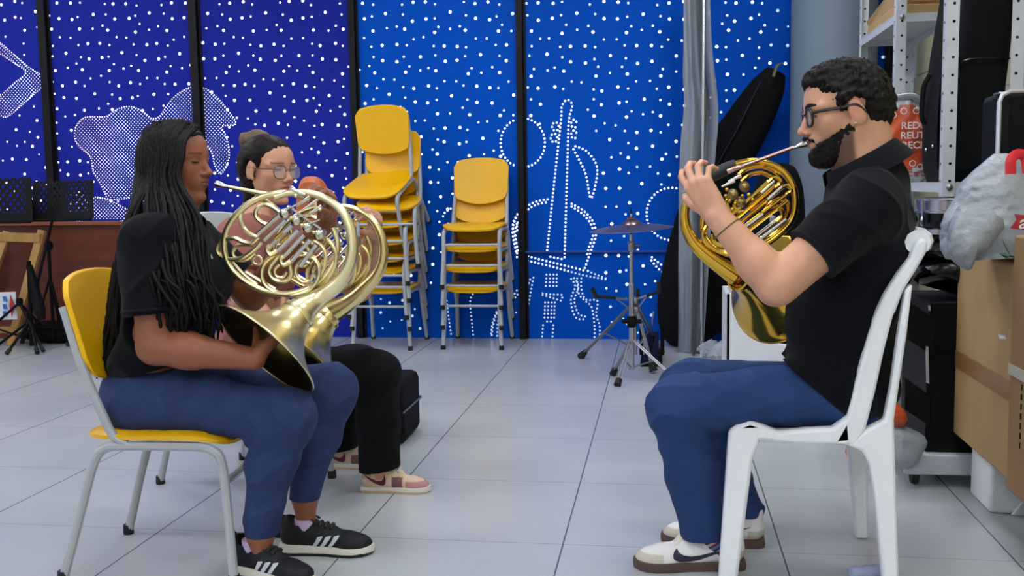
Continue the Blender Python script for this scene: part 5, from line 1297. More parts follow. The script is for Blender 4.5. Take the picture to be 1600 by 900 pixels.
# ================================================================== the woman with long braids
WA = thing('person', 'woman with long black braids in black polo and jeans playing a horn', 'person', (-1.2, 2.58, 0))
ha = Head(P(278, 254, 2.6), (1, -.14, -.04), (-.03, 0, 1), .208)
nS, nE, nW = J(228, 372, 2.44), J(243, 541, 2.415), J(398, 561, 2.435)
fS, fE, fW = J(300, 372, 2.74), J(392, 462, 2.79), J(512, 346, 2.70)
body = ha.ops(nose=1.12, lips=1.25, lid=.026)
body += [(RC(ha.p(-.13, 0, -.22), J(262, 352, 2.59), .052, .058), 'u', .03), (RC(ha.p(.0, 0, -.34), J(278, 350, 2.59), .04, .05), 'u', .04),
         (RC(J(258, 370, 2.46), J(268, 370, 2.72), .042, .042), 'u', .05), (EL(J(272, 440, 2.58), (.09, .12, .14)), 'u', .05), (EL(J(255, 545, 2.58), (.095, .13, .13)), 'u', .05),
         (RC(nS, nE, .050, .044), 'u', .02), (RC(nE, nE+(nW-nE)*.35, .0445, .046), 'u', .02), (RC(nE+(nW-nE)*.3, nW, .045, .028), 'u', .02),
         (RC(fS, fE, .048, .041), 'u', .02), (RC(fE, fE+(fW-fE)*.4, .041, .040), 'u', .02), (RC(fE+(fW-fE)*.35, fW, .040, .026), 'u', .02)]
o1, _ = hand_ops(nW, np.array([.50, .62, .62]), np.array([-.5, -.1, .8]), .150, [(.35, .45, .3)]*4, .2, (.7, .55, .4), side=-1, r=.0082)
o2, _ = hand_ops(fW, J(511, 312, 2.665)-fW, np.array([-.55, -.75, .0]), .172, [(.75, .9, .6), (.85, .95, .6), (.9, 1.0, .6), (.8, 1.0, .6)], .8, (.75, .55, .45), side=1, r=.0082)
body += o1+o2
hN, hF = J(228, 622, 2.50), J(236, 612, 2.69); kN, kF = J(446, 652, 2.465), J(515, 612, 2.70)
sN = (G(366, 892), G(512, 922)); sF = (G(440, 862), G(566, 864))
def ankle(s_, z, k=.07): h_ = V3(s_[0]); h_[2] = 0; e_ = V3(s_[1]); e_[2] = 0; return h_+nrm(e_-h_)*k+np.array([0, 0, z])
aN, aF = ankle(sN, .115, .095), ankle(sF, .155, .072)
for h_, k_, a_ in ((hN, kN, aN), (hF, kF, aF)): body += [(RC(h_, k_, .06, .045), 'u', .03), (RC(k_, a_, .042, .034), 'u', .02), (RC(a_, np.array([a_[0], a_[1], .06]), .031, .026), 'u', .02)]
sk_a = skin_col('#8f573f', [(lip_mask(ha), 0, '#6d3a36', 0),
  (in_frame(ha, lambda x, y, z: np.exp(-((z-.012)/.012)**2)*(np.abs(np.abs(y)-.132) < .06)*(x > .3)), 0, '#1c100c', 0),
  (in_frame(ha, lambda x, y, z: np.exp(-((z-.118-.25*(.16-np.abs(y))**2)/.016)**2)*(np.abs(np.abs(y)-.145) < .09)*(x > .2), .7), 0, '#2a1812', 0)])
lo, hi = bounds(body); sdf_obj('body', body, .003, lo, hi, 'skin', WA, col=sk_a)
for y in (-1, 1): obj('eyelashes', B().tube(smooth_path([tuple(ha.p(.345, .085*y, .012)), tuple(ha.p(.358, .13*y, .004)), tuple(ha.p(.335, .178*y, .010))], 4), .0016, 5), 'hairb', WA)
hc = [(ha.el(-.05, 0, .19, .43, .345, .345), 'u', 0), (ha.el(-.17, 0, .0, .33, .335, .36), 'u', .05), (ha.rc((-.2, 0, -.2), (-.28, 0, -.42), .25, .2), 'u', .06), (ha.el(.47, 0, .02, .30, .6, .335), 's', .02), (ha.el(.30, 0, -.33, .30, .6, .40), 's', .03)]
lo, hi = bounds(hc); hcap = sdf_obj('hair', hc, .0032, lo, hi, 'hairb', WA, post=lambda p, d: d-.0018*np.sin(((p-ha.c)@ha.f)*520)*(1))
rg = np.random.default_rng(4)
b = B()
def braid(pts, r):
    q = smooth_path(pts, 9); n = len(q); ph = rg.uniform(0, 6)
    out = []; rs = []
    for i, v in enumerate(q):
        t = i/(n-1); w_ = .0045*t*t
        out.append((v[0]+w_*math.sin(i*.55+ph), v[1], v[2]+w_*math.cos(i*.6+ph))); rs.append(r*(1-.25*t)*(1+.24*math.sin(i*2.2+ph))*(1 if i < n-2 else .6))
    b.tube(out, rs, 6)
HS = ha.s
for i in range(56):       # curtain on the near side, falling in front of the shoulder
    t = i/55; j = rg.normal(0, 1, 6)
    x0 = -.30+.60*t
    top = ha.p(x0*.9+.06, -.02-.10*rg.random(), .535-.9*max(0, x0)**2-.4*min(0, x0)**2)
    s1 = ha.p(x0*.95+.05*(x0+.3), -.29-.03*rg.random(), .36-.25*max(0, x0)); s2 = ha.p(x0*.82+.09, -.375-.02*j[0]*.5, .08); s3 = ha.p(x0*.78+.10, -.41-.02*abs(j[1]), -.22)
    e1 = J(228+88*t+4*j[2], 345+6*j[3], 2.465-.02*rg.random()); e2 = J(238+88*t+6*j[2], 425, 2.405-.03*rg.random()+.035*t); e3 = J(262+74*t+8*j[4], 470+10*j[5], 2.40-.03*rg.random()+.04*t); e4 = J(262+78*t+9*j[4], 512+14*j[3], 2.405+.05*t)
    braid([tuple(v) for v in (top, s1, s2, s3, e1, e2, e3, e4)], .0058)
for i in range(40):       # falling down the back
    t = i/39; j = rg.normal(0, 1, 6); a = R(200+140*t-90)  # around the back of the head
    top = ha.p(-.12-.1*rg.random(), .2*math.cos(a), .50)
    yy = math.cos(a); xx = -abs(math.sin(a))
    s1 = ha.p(-.05+.36*xx-.05, .30*yy, .32); s2 = ha.p(-.10+.40*xx, .35*yy, .05); s3 = ha.p(-.16+.40*xx, .36*yy, -.25)
    k = rg.random()
    e1 = J(196+20*k, 345, 2.58+.11*yy); e2 = J(178+18*k+2*j[1], 425, 2.57+.10*yy); e3 = J(172+16*k+4*j[2], 505, 2.57+.09*yy); e4 = J(168+18*k+6*j[3], 560+12*j[4], 2.57+.08*yy); e5 = J(166+16*k+8*j[5], 598+16*j[0], 2.565+.07*yy)
    braid([tuple(v) for v in (top, s1, s2, s3, e1, e2, e3, e4, e5)], .0056)
obj('braids', b, 'hairb', WA, smooth=60)
b = B(); b.ball(tuple(ha.p(-.02, -.40, -.12)), .0042, 8); obj('earring', b, 'chrome', WA)
# polo
sd, fd = nrm(nE-nS), nrm(fE-fS); cutN, cutF = nS+sd*.195, fS+fd*.165
ps = [(EL(J(272, 425, 2.58), (.112, .15, .16)), 'u', 0), (EL(J(262, 520, 2.58), (.112, .15, .13)), 'u', .06), (EL(J(300, 435, 2.58), (.10, .13, .09)), 'u', .05),
      (RC(J(255, 368, 2.47), J(268, 368, 2.71), .058, .058), 'u', .05), (RC(J(262, 335, 2.59), J(264, 362, 2.59), .062, .08), 'u', .05),
      (RC(nS, nS+sd*.23, .068, .074), 'u', .04), (RC(fS, fS+fd*.2, .066, .068), 'u', .04), (EL(J(245, 560, 2.58), (.118, .155, .08)), 'u', .05)]
hem_z = J(240, 578, 2.5)[2]
def wa_post(p, d):
    d = folds(41, .008, 44, (1, .6, .7))(p, d)
    for c, n_ in ((cutN, sd), (cutF, fd)):
        r = np.linalg.norm(p-c, axis=1); e = (p-c)@n_; d = np.where(r < .11, np.maximum(d, e), d)
    return np.maximum(d, hem_z-p[:, 2]+.25*(p[:, 0]-J(240, 578, 2.5)[0]))
lo, hi = bounds(ps); sdf_obj('polo_shirt', ps, .004, lo, hi, 'polo', WA, post=wa_post)
for c_, d_, r_ in ((cutN, sd, .0735), (cutF, fd, .067)): obj('cuff_band', B().tube(ring_tube(c_-d_*.012, d_, r_, 0), .004, 6, closed=True), 'polo', WA)
collar(WA, J(272, 340, 2.59), (.9, 0, -.35), (.25, 0, .95), .066, .094, .022, 'polo')
pk = [J(312, 345, 2.585), J(322, 372, 2.58), J(328, 410, 2.575)]
obj('placket_lining', B().tube([tuple(J(308, 343, 2.55)), tuple(J(315, 352, 2.55)), tuple(J(318, 356, 2.555))], .006, 6, flat=.5), 'red', WA)
b = B()
for s_ in (-1, 1): b.tube(smooth_path([tuple(J(310, 352, 2.485+.02*s_)), tuple(J(320, 378, 2.46+.01*s_)), tuple(J(331, 404, 2.452))], 5), .0028, 6)
obj('lanyard', b, 'pale', WA)
# jeans
je = [(EL(J(236, 612, 2.59), (.125, .168, .105)), 'u', 0)]
for h_, k_, a_, c_ in ((hN, kN, aN, .5), (hF, kF, aF, .45)):
    m_ = k_+(a_-k_)*.4+np.array([-.012, 0, 0]); je += [(RC(h_, k_, .088, .072), 'u', .05), (RC(k_, m_, .070, .062), 'u', .04), (RC(m_, a_, .062, .042), 'u', .03)]
def je_post(p, d):
    d = folds(51, .0065, 44, (.8, .8, 1))(p, d)
    for k_ in (kN, kF):
        q = p-k_; r = np.linalg.norm(q-np.array([-.06, 0, -.07]), axis=1); d = d-.005*np.sin((q[:, 0]-q[:, 2])*120)*np.exp(-(r/.06)**2)
    cz = np.where(p[:, 1] < 2.565, aN[2], aF[2]); d = np.maximum(d, cz-.004-p[:, 2])
    return np.maximum(d, p[:, 2]-hem_z-.03)
lo, hi = bounds(je); sdf_obj('jeans', je, .004, lo, hi, 'denim', WA, post=je_post)
cw = dict(upper='#16171c', zones=[(lambda x, y, z: (x > .7)&(x < .98)&(z < .05), '#0f1014')], sole='cream_sole', sole2='blackrub', lace='black_lace', mark=stripes, markm='grey_mark')
for heel, toe, a_ in ((*sN, aN), (*sF, aF)):
    heel.z = toe.z = 0; d_ = nrm(V3(toe)-V3(heel)); toe = Vector(V3(heel)+d_*.262)
    shoe(WA, 'shoe', heel, toe, .26, 1, cw, 'run'); an = V3(heel)+d_*.070+np.array([0, 0, .05]); sock(WA, an, an+np.array([0, 0, .048]), .0295, ['lilac', 'lilac'])

# ================================================================== the player with the bun
WB = thing('person', 'woman with glasses and a hair bun in black wide trousers playing a horn', 'person', (-1.38, 3.3, 0))
hb = Head(P(421, 266, 3.3), (.87, -.49, -.06), (-.03, .02, 1), .226)
nS, nE, nW = J(366, 372, 3.14), J(385, 470, 3.06), J(430, 515, 3.01)
fS, fE, fW = J(450, 368, 3.42), J(560, 452, 3.40), J(582, 372, 3.24)
body = hb.ops(nose=1.12, lips=1.05, lid=.008)
body += [(RC(hb.p(-.15, 0, -.2), J(398, 340, 3.3), .047, .05), 'u', .03), (RC(hb.p(-.04, 0, -.32), J(405, 340, 3.28), .032, .045), 'u', .03),
         (RC(J(382, 366, 3.17), J(432, 364, 3.4), .046, .046), 'u', .05), (EL(J(405, 450, 3.29), (.10, .13, .15)), 'u', .05), (EL(J(395, 540, 3.3), (.10, .14, .14)), 'u', .05),
         (RC(nS, nE, .05, .042), 'u', .02), (RC(nE, nW, .042, .028), 'u', .02), (RC(fS, fE, .048, .042), 'u', .02), (RC(fE, fE+(fW-fE)*.4, .042, .042), 'u', .02), (RC(fE+(fW-fE)*.35, fW, .041, .028), 'u', .02)]
o1, _ = hand_ops(nW, np.array([.62, .35, .6]), np.array([-.5, -.1, .8]), .17, [(.25, .35, .25)]*4, .3, (.7, .55, .4), side=-1, r=.0085)
o2, _ = hand_ops(fW, J(590, 332, 3.18)-fW, np.array([-.75, -.55, .1]), .178, [(.75, .95, .6), (.85, 1.0, .6), (.9, 1.0, .6), (.85, 1.0, .6)], .9, (.7, .55, .5), side=1, r=.0088)
body += o1+o2
hN, hF = J(385, 580, 3.2), J(400, 575, 3.4); kN, kF = J(588, 585, 3.2), J(560, 575, 3.42); aN, aF = J(594, 732, 3.24), J(530, 690, 3.5)
for h_, k_, a_ in ((hN, kN, aN), (hF, kF, aF)): body += [(RC(h_, k_, .06, .05), 'u', .03), (RC(k_, a_, .045, .034), 'u', .02)]
body += [(RC(aN, aN-np.array([.0, 0, .03]), .031, .029), 'u', .02)]
sk_b = skin_col('#cb9679', [(lip_mask(hb), 0, '#a05a54', 0),
  (in_frame(hb, lambda x, y, z: np.exp(-((z-.026)/.014)**2)*(np.abs(np.abs(y)-.132) < .055)*(x > .3)), 0, '#1c100c', 0),
  (in_frame(hb, lambda x, y, z: np.exp(-((z-.115-.3*(.16-np.abs(y))**2)/.016)**2)*(np.abs(np.abs(y)-.145) < .09)*(x > .2), .8), 0, '#35221a', 0)])
lo, hi = bounds(body); sdf_obj('body', body, .0035, lo, hi, 'skin', WB, col=sk_b)
for y in (-1, 1): obj('eyelashes', B().tube(smooth_path([tuple(hb.p(.345, .085*y, .026)), tuple(hb.p(.360, .13*y, .022)), tuple(hb.p(.338, .178*y, .022))], 4), .0022, 5), 'hairb', WB)
spectacles(hb, WB, 'rimgold', .0017, .108, .098, -.012, .42)
hc = [(hb.el(-.055, 0, .19, .425, .338, .335), 'u', 0), (hb.el(-.17, 0, .05, .31, .32, .33), 'u', .05), (hb.rc((-.22, 0, -.05), (-.22, 0, -.62), .24, .19), 'u', .05), (hb.rc((-.12, -.2, -.1), (-.14, -.2, -.55), .11, .10), 'u', .05),
      (hb.el(.46, 0, -.02, .34, .5, .325), 's', .02), (hb.el(.27, 0, -.30, .28, .6, .40), 's', .02), (hb.el(-.03, .36, -.02, .10, .12, .15), 's', .02), (hb.el(-.03, -.36, -.02, .10, .12, .15), 's', .02)]
def strands(p, d):
    q = hb.inv(p); return d-.0009*np.sin(np.arctan2(q[:, 2]-.1, q[:, 1]+.001)*70)-.0007*fsum(p, 8, 300)
lo, hi = bounds(hc); sdf_obj('hair', hc, .003, lo, hi, 'hairbrown', WB, post=strands)
M['bunh'] = mat('brown_bun_hair', '#5a4028', .55, var=.4, vscale=70, stretch=(1, 1, 3))
bc_ = hb.p(-.33, -.02, .40); bn = [(EL(bc_, (.05, .045, .042)), 'u', 0), (EL(bc_+np.array([.03, 0, .012]), (.03, .03, .024)), 'u', .02)]
lo, hi = bounds(bn); sdf_obj('bun', bn, .0025, lo, hi, 'bunh', WB, post=lambda p, d: d-.004*np.sin(np.arctan2((p-bc_)[:, 2], (p-bc_)[:, 0])*3+np.linalg.norm(p-bc_, axis=1)*260)-.0015*fsum(p, 3, 300))
obj('hair_tie', B().tube(ring_tube(hb.p(-.36, -.08, .20), hb.l, .014, 0, 14), .006, 6, closed=True), 'blackcloth', WB)
sd, fd = nrm(nE-nS), nrm(fE-fS); cutN, cutF = nS+sd*.13, fS+fd*.15
ps = [(EL(J(402, 420, 3.29), (.118, .155, .17)), 'u', 0), (EL(J(395, 540, 3.3), (.12, .158, .15)), 'u', .06), (RC(J(382, 364, 3.17), J(432, 362, 3.4), .056, .06), 'u', .05), (RC(nS, nS+sd*.16, .066, .068), 'u', .04), (RC(fS, fS+fd*.18, .064, .066), 'u', .04)]
def wb_post(p, d):
    d = folds(61, .006, 30)(p, d)
    for c, n_ in ((cutN, sd), (cutF, fd)):
        r = np.linalg.norm(p-c, axis=1); e = (p-c)@n_; d = np.where(r < .10, np.maximum(d, e), d)
    return d
lo, hi = bounds(ps); sdf_obj('top', ps, .0045, lo, hi, 'rose', WB, post=wb_post)
tb = [(EL(J(395, 578, 3.3), (.125, .17, .095)), 'u', 0)]
for h_, k_, a_ in ((hN, kN, aN), (hF, kF, aF)): tb += [(RC(h_, k_, .088, .074), 'u', .05), (RC(k_, k_+(a_-k_)*.5, .072, .066), 'u', .04), (RC(k_+(a_-k_)*.5, a_, .066, .068), 'u', .03)]
def tb_post(p, d):
    d = folds(71, .006, 26, (1, 1, .4))(p, d); cz = np.where(p[:, 1] < 3.32, aN[2], aF[2]); return np.maximum(d, cz-p[:, 2]+.12*(p[:, 0]-aN[0]))
lo, hi = bounds(tb); sdf_obj('trousers', tb, .0045, lo, hi, 'blacktr', WB, post=tb_post)
cp = dict(upper='#dcc2a6', zones=[(lambda x, y, z: (x > .66)&(z < .085-.0*x), '#b98486'), (lambda x, y, z: (x > .46)&(x < .62)&(z < .14), '#7d5558'), (lambda x, y, z: (x < .16)&(z > .12), '#c9ab88')], sole='cream_sole', sole2='tan_sole', lace='white_lace', mark=[[(.62*x-.03, a*1.25+.012, c_*1.25+.012) for x, a, c_ in swoosh]], markm='wine_mark')
heel, toe = G(566, 766), G(673, 768); heel.z = toe.z = 0
shoe(WB, 'shoe', heel, toe, .25, 1, cp, 'court'); an = V3(heel)+np.array([.05, 0, .07]); sock(WB, an, an+np.array([0, 0, .08]), .037, ['pinksock', 'pinksock'])
heel, toe = Vector((aF[0]-.06, aF[1], 0)), Vector((aF[0]+.18, aF[1], 0)); shoe(WB, 'shoe', heel, toe, .25, 1, cp, 'court'); sock(WB, aF+np.array([0, 0, .02]), np.array([aF[0], aF[1], .08]), .037, ['pinksock', 'pinksock'])
# ================================================================== french horns
def brass(name, col, rough):
    m = mat(name, col, rough, 1.0, var=.05, vscale=9); return m
M['brass_pale'] = brass('pale_lacquered_brass', '#f0e2b0', .3); M['brass_mid'] = brass('lacquered_brass', '#e8d498', .26); M['brass_gold'] = brass('gold_lacquered_brass', '#d8ac42', .15)
M['nickel'] = brass('nickel_silver', '#cfccc0', .22); M['bellin'] = brass('bell_inside', '#8f7c46', .3); M['guard'] = mat('black_leather_guard', '#1b1c22', .5, bump=.15, bscale=200)  # bell inside coloured darker to stand for the dark reflections in it
def tubes(name, lists, m, parent, Y, mp=None, closed=False, n=10, sub=7):
    """each list: [(px, py, r_px, dY)] -> one swept tube per list, own mesh"""
    out = []
    for L in lists:
        pts = []
        for e in L:
            px, py, r, dy = (list(e)+[0]*4)[:4]
            if mp: px, py, r = mp(px, py, r)
            y = Y+dy; p = P(px, py, y); pts.append((p.x, p.y, p.z, r*y/F))
        q = smooth_path(pts, sub, closed) if len(pts) > 2 else [np.array(v) for v in pts]
        b = B(); b.tube([v[:3] for v in q], [max(.0012, v[3]) for v in q], n, closed=closed); out.append(obj(name, b, m, parent))
    return out
def bell(parent, rim_c, axis, prof, m_out, m_in, ring=None):
    """axis points out of the opening; prof [(r, depth behind the rim)]"""
    a = -nrm(axis); b = B(); n = 64
    sm = smooth_path(prof, 5)
    outer = [(r, h) for r, h in sm]; inner = [(max(.004, r-.0018), h) for r, h in sm[::-1]]
    k = len(outer); b.lathe(outer, rim_c, tuple(a), n); 
    b.f = [f for f in b.f if len(f) == 4]; b.mi = [0]*len(b.f)
    o = len(b.v); b.m = 1; b2 = B(); b2.lathe(inner, rim_c, tuple(a), n); b2.f = [f for f in b2.f if len(f) == 4]
    b.v += b2.v; b.f += [tuple(i+o for i in f) for f in b2.f]; b.mi += [1]*len(b2.f)
    # close rim
    b.f += [(kk, (kk+1) % n, o+(k-1)*n+(kk+1) % n, o+(k-1)*n+kk) for kk in range(n)]; b.mi += [0]*n
    bo = obj('bell', b, [m_out, m_in], parent, smooth=50)
    ax = Vector(a); u = ax.orthogonal().normalized(); w = ax.cross(u); r0 = prof[0][0]
    b = B(); b.tube([tuple(Vector(rim_c)+(u*math.cos(2*PI*i/72)+w*math.sin(2*PI*i/72))*r0) for i in range(72)], .0026, 8, closed=True); obj('rim_wire', b, m_out, bo)
    if ring:
        r, h = ring; b = B(); b.lathe([(r, h-.007), (r+.003, h-.006), (r+.0035, h), (r+.003, h+.006), (r, h+.007)], rim_c, tuple(a), 48); obj('garland_ring', b, m_out, bo)
    return bo
def rotors(parent, spots, Y, rpx, m, mp=None, dy=-.03):
    for px, py in spots:
        r = rpx
        if mp: px, py, r = mp(px, py, r)
        c = P(px, py, Y+dy); rr = r*Y/F
        b = B(); b.lathe([(rr*.92, .034), (rr, .03), (rr, .004), (rr*.92, .001), (rr*.55, -.002), (rr*.2, -.003), (0, -.003)], c, (0, 1, .12), 24); v = obj('rotor_valve', b, m, parent)
        b = B(); b.ball(c+Vector((0, -.004, 0)), rr*.26, 10); obj('rotor_screw', b, m, v)
def levers(parent, segs, Y, m, mp=None, dy=-.02):
    for (x0, y0, x1, y1, w0, w1) in segs:
        if mp: x0, y0, w0 = mp(x0, y0, w0); x1, y1, w1 = mp(x1, y1, w1)
        p, q = P(x0, y0, Y+dy), P(x1, y1, Y+dy)
        b = B(); b.tube(smooth_path([(p.x, p.y, p.z, w0*Y/F), tuple((p+q)/2)+((w0+w1)*.55*Y/F,), (q.x, q.y, q.z, w1*Y/F)], 4) and [tuple(v[:3]) for v in smooth_path([tuple(p), tuple((p+q)/2), tuple(q)], 4)], [w0*Y/F+(w1-w0)*Y/F*k/8 for k in range(9)], 10, up=(0, 1, 0), flat=.35); obj('lever', b, m, parent)
BELL = [(.160, 0), (.155, .005), (.141, .014), (.117, .029), (.090, .050), (.067, .075), (.052, .102), (.043, .130), (.038, .150)]
# outer bow and bell tail, shared by the two horns of the women (pixels of the nearer one)
main = [(430, 308, 5, .0), (455, 301, 5.5), (482, 302, 6), (508, 310, 6.3), (530, 326, 7), (545, 350, 8.3), (551, 378, 9.3), (549, 405, 10.4), (538, 430, 11.8), (520, 450, 13.6), (497, 466, 15.8), (474, 482, 19, -.02)]
bow = [(482, 307, 5, .02), (455, 302, 5.4, .01), (428, 303, 5.5), (402, 311, 5.5), (378, 327, 5.4), (359, 349, 5.3), (350, 375, 5.2), (352, 400, 5.2), (363, 422, 5.2), (385, 441, 5.1), (415, 455, 5.1), (450, 459, 5), (482, 450, 5, .01), (508, 432, 4.8, .02), (524, 405, 4.6, .03), (528, 380, 4.4, .03), (520, 356, 4.2, .03)]
loops = [[(408, 379, 3.6), (396, 391, 4), (378, 403, 4), (357, 405, 4), (342, 397, 4), (340, 385, 4), (349, 375, 4), (366, 372, 3.9), (382, 379, 3.8), (394, 380, 3.7), (404, 371, 3.6)],
 [(398, 384, 3, .02), (385, 382, 3.2, .02), (370, 385, 3.2, .02), (364, 395, 3.2, .02), (370, 405, 3.2, .02), (384, 406, 3.2, .02), (398, 396, 3.2, .02)],
 [(445, 338, 3.8), (425, 323, 3.8), (410, 320, 3.8), (400, 329, 3.8), (401, 340, 3.8), (410, 348, 3.8), (420, 352, 3.6)],
 [(436, 329, 3.6, .02), (414, 313, 3.6, .02), (395, 313, 3.6, .02), (381, 325, 3.6, .01), (376, 341, 3.6), (381, 356, 3.6), (392, 366, 3.6), (402, 371, 3.4)],
 [(428, 398, 3.8), (413, 413, 4), (409, 430, 4), (416, 447, 4), (435, 458, 4), (460, 461, 4), (483, 453, 4), (496, 436, 4), (498, 418, 4), (490, 404, 3.9), (474, 397, 3.8), (459, 402, 3.8), (453, 414, 3.8), (455, 428, 3.8), (449, 438, 3.7), (437, 440, 3.6), (425, 434, 3.6), (420, 422, 3.5), (428, 408, 3.5), (438, 397, 3.4)],
 [(486, 412, 3.2, .02), (474, 408, 3.3, .02), (463, 416, 3.3, .02), (463, 430, 3.3, .02), (472, 440, 3.3, .02), (484, 438, 3.3, .02), (490, 427, 3.3, .02)],
 [(448, 425, 2.6, -.01), (442, 433, 2.8, -.01), (432, 432, 2.8, -.01), (429, 422, 2.8, -.01), (437, 413, 2.6, -.01)],
 [(500, 368, 3.4, .02), (514, 376, 3.4, .02), (524, 392, 3.4, .02), (524, 412, 3.4, .02), (514, 432, 3.4, .02), (498, 448, 3.4, .02), (478, 456, 3.4, .02)],
 [(490, 376, 3.2, .01), (502, 384, 3.3, .01), (509, 398, 3.3, .01), (507, 416, 3.3, .01), (499, 432, 3.2, .01)],
 [(384, 425, 3.2, .02), (405, 438, 3.4, .02), (430, 452, 3.5, .02)], [(363, 410, 3.0, .03), (380, 428, 3.2, .03), (402, 445, 3.4, .03)],
 [(470, 376, 3.4), (478, 384, 3.6), (482, 392, 3.4)], [(484, 374, 3.2), (488, 382, 3.2)]]
slides = []
for i in range(7):
    x0, y0 = 402+10.6*i, 367+8.2*i; x1, y1 = 437+9.6*i, 336+7.6*i
    if i in (6,): x0 += 3
    slides.append([(x0, y0, 4.0, -.012), (x1, y1, 4.0, -.012)])
ubends = [[(402+10.6*i, 367+8.2*i, 4.2, -.012), (396+10.6*i, 373+8.2*i, 4.2, -.012), (401+10.6*i, 381+8.2*i, 4.2, -.012), (412.6+10.6*i, 375.2+8.2*i, 4.2, -.012)] for i in (2, 4)]
gold_sl = [[(430, 373, 3.2, -.018), (441, 363, 3.2, -.018)], [(440, 378, 3.0, -.018), (450, 369, 3.0, -.018)]]
lev = [(462, 322, 484, 308, 1.6, 3.6), (456, 296, 476, 305, 2.4, 3.0), (482, 335, 503, 322, 1.6, 3.6), (478, 325, 497, 311, 1.8, 2.2), (470, 330, 488, 317, 1.4, 1.6)]
linkage = [[(443, 330, 1.5, -.03), (470, 316, 1.5, -.03)], [(460, 341, 1.5, -.03), (484, 334, 1.5, -.03)], [(478, 352, 1.5, -.03), (500, 343, 1.5, -.03)], [(452, 322, 2.2, -.02), (470, 336, 2.2, -.02), (502, 358, 2.2, -.02)]]
def womans_horn(label, Y, mp, mt, bell_c, bell_ax, lead, mouth, throat, loc):
    t = thing('french_horn', label, 'french horn', tuple(loc))
    mm_ = main[:-2]+throat
    tubes('bell_tail', [mm_], mt, t, Y, mp, n=18)
    tubes('outer_bow', [bow], mt, t, Y, mp, n=12)
    tubes('tuning_loop', loops, mt, t, Y, mp, n=8, sub=5)
    tubes('valve_slide', slides, 'nickel', t, Y, mp, n=10); tubes('slide_bow', ubends, mt, t, Y, mp, n=8); tubes('slide_ferrule', gold_sl, 'brass_gold', t, Y, mp)
    rotors(t, [(443, 334), (461, 345), (479, 356), (497, 367)], Y, 8.4, 'nickel', mp)
    levers(t, lev, Y, 'nickel', mp); tubes('linkage_rod', linkage, 'nickel', t, Y, mp, n=6)
    r_ = [(402+7*math.cos(2*PI*k/12), 407+7*math.sin(2*PI*k/12), 2.2, -.01) for k in range(12)]; tubes('finger_ring', [r_], mt, t, Y, mp, closed=True, sub=3)
    for s_ in ((462, 306), (500, 327), (455, 341), (472, 352), (490, 363)):
        px, py, r = mp(*s_, 3.2) if mp else (*s_, 3.2); b = B(); b.ball(P(px, py, Y-.035), r*Y/F, 10); obj('valve_stop', b, mt, t)
    tubes('leadpipe', [lead], mt, t, Y, None, n=12)
    tubes('mouthpiece', [mouth], 'silver_plate', t, Y, None, n=14)
    bell(t, bell_c, bell_ax, BELL, mt, 'bellin' if mt == 'brass_pale' else 'bellin', (.0435, .130))
    return t
M['silver_plate'] = brass('silver_plate', '#dcdbe0', .18)
# nearer horn
Yh = 2.585
axA = np.array([-.52, -.60, -.66]); cA = J(407, 545, 2.47)
thr = V3(P(474, 482, Yh-.02)); cA = np.array([*(thr+nrm(axA)*.150)])
womans_horn('pale brass french horn held by the woman with long braids, bell on her lap', Yh, None, 'brass_pale', Vector(cA), axA,
  [(352, 291, 3.0), (385, 297.5, 3.6), (420, 304, 4.4), (440, 306, 4.8)], [(337.5, 287, 5.6), (341, 287.8, 5.6), (346, 289.5, 4.6), (352, 291, 3.4), (358, 292.2, 3.1)],
  [(497, 466, 15.8), (474, 482, 23.5, -.02)], (-.95, 2.585, .6))
mp2 = lambda px, py, r: ((px-550)*.835+598, (py-300)*.835+322, r*.835*1.02)
Yg = 3.09
axB = np.array([-.56, -.46, -.70]); thrB = V3(P(516, 489, Yg)); cB = thrB+nrm(axB)*.150
womans_horn('brass french horn held by the player with the hair bun, behind the nearer horn', Yg, mp2, 'brass_mid', Vector(cB), axB,
  [(462, 300, 2.6, .06), (480, 312, 3.0, .03), (500, 321, 3.4, .01), (520, 325, 3.6)], [(455.5, 294, 4.4, .07), (459, 297, 4.2, .065), (464, 301, 2.8, .055)],
  [((548-598)/.835+550, (470-322)/.835+300, 16.5), ((516-598)/.835+550, (489-322)/.835+300, 23.5)], (-1.0, 3.09, .6))
# the man's horn
Ym = 2.74
t = thing('french_horn', 'gold brass french horn with a black leather guard held by the bearded man', 'french horn', (.15, 2.74, .6))
tubes('bell_tail', [[(1100, 290, 5, -.0), (1082, 302, 5.5, .0), (1073, 318, 6.2, 0), (1070, 334, 7), (1071, 351, 8), (1077, 368, 9), (1088, 384, 10), (1105, 400, 11.3), (1127, 416, 13), (1151, 432, 15.5)]], 'brass_gold', t, Ym, n=18)
tubes('outer_bow', [[(1110, 278, 5.5), (1131, 264, 5.5), (1152, 256, 5.3), (1178, 252, 5.2), (1205, 257, 5.2), (1226, 271, 5.2), (1239, 292, 5.2), (1243, 318, 5.2), (1238, 342, 5.2), (1222, 362, 5.2), (1200, 379, 5.2), (1175, 392, 5.2), (1150, 398, 5.2, .01), (1127, 393, 5, .02), (1108, 378, 5, .03), (1098, 358, 4.8, .04), (1100, 335, 4.6, .04)]], 'brass_gold', t, Ym, n=12)
gl = [(1108, 279, 8.6), (1120, 271, 9.4), (1136, 263, 9.4), (1150, 257.5, 8.6)]
tubes('hand_guard', [gl], 'guard', t, Ym, n=16)
tubes('leadpipe', [[(1240, 230.5, 2.7, -.02), (1200, 245, 3.0, -.03), (1170, 255.5, 3.3, -.035), (1153, 262, 3.6, -.035), (1138, 268, 3.8, -.02)]], 'rose_brass', t, Ym, n=12) if M.setdefault('rose_brass', brass('rose_brass', '#d8b0a0', .2)) else None
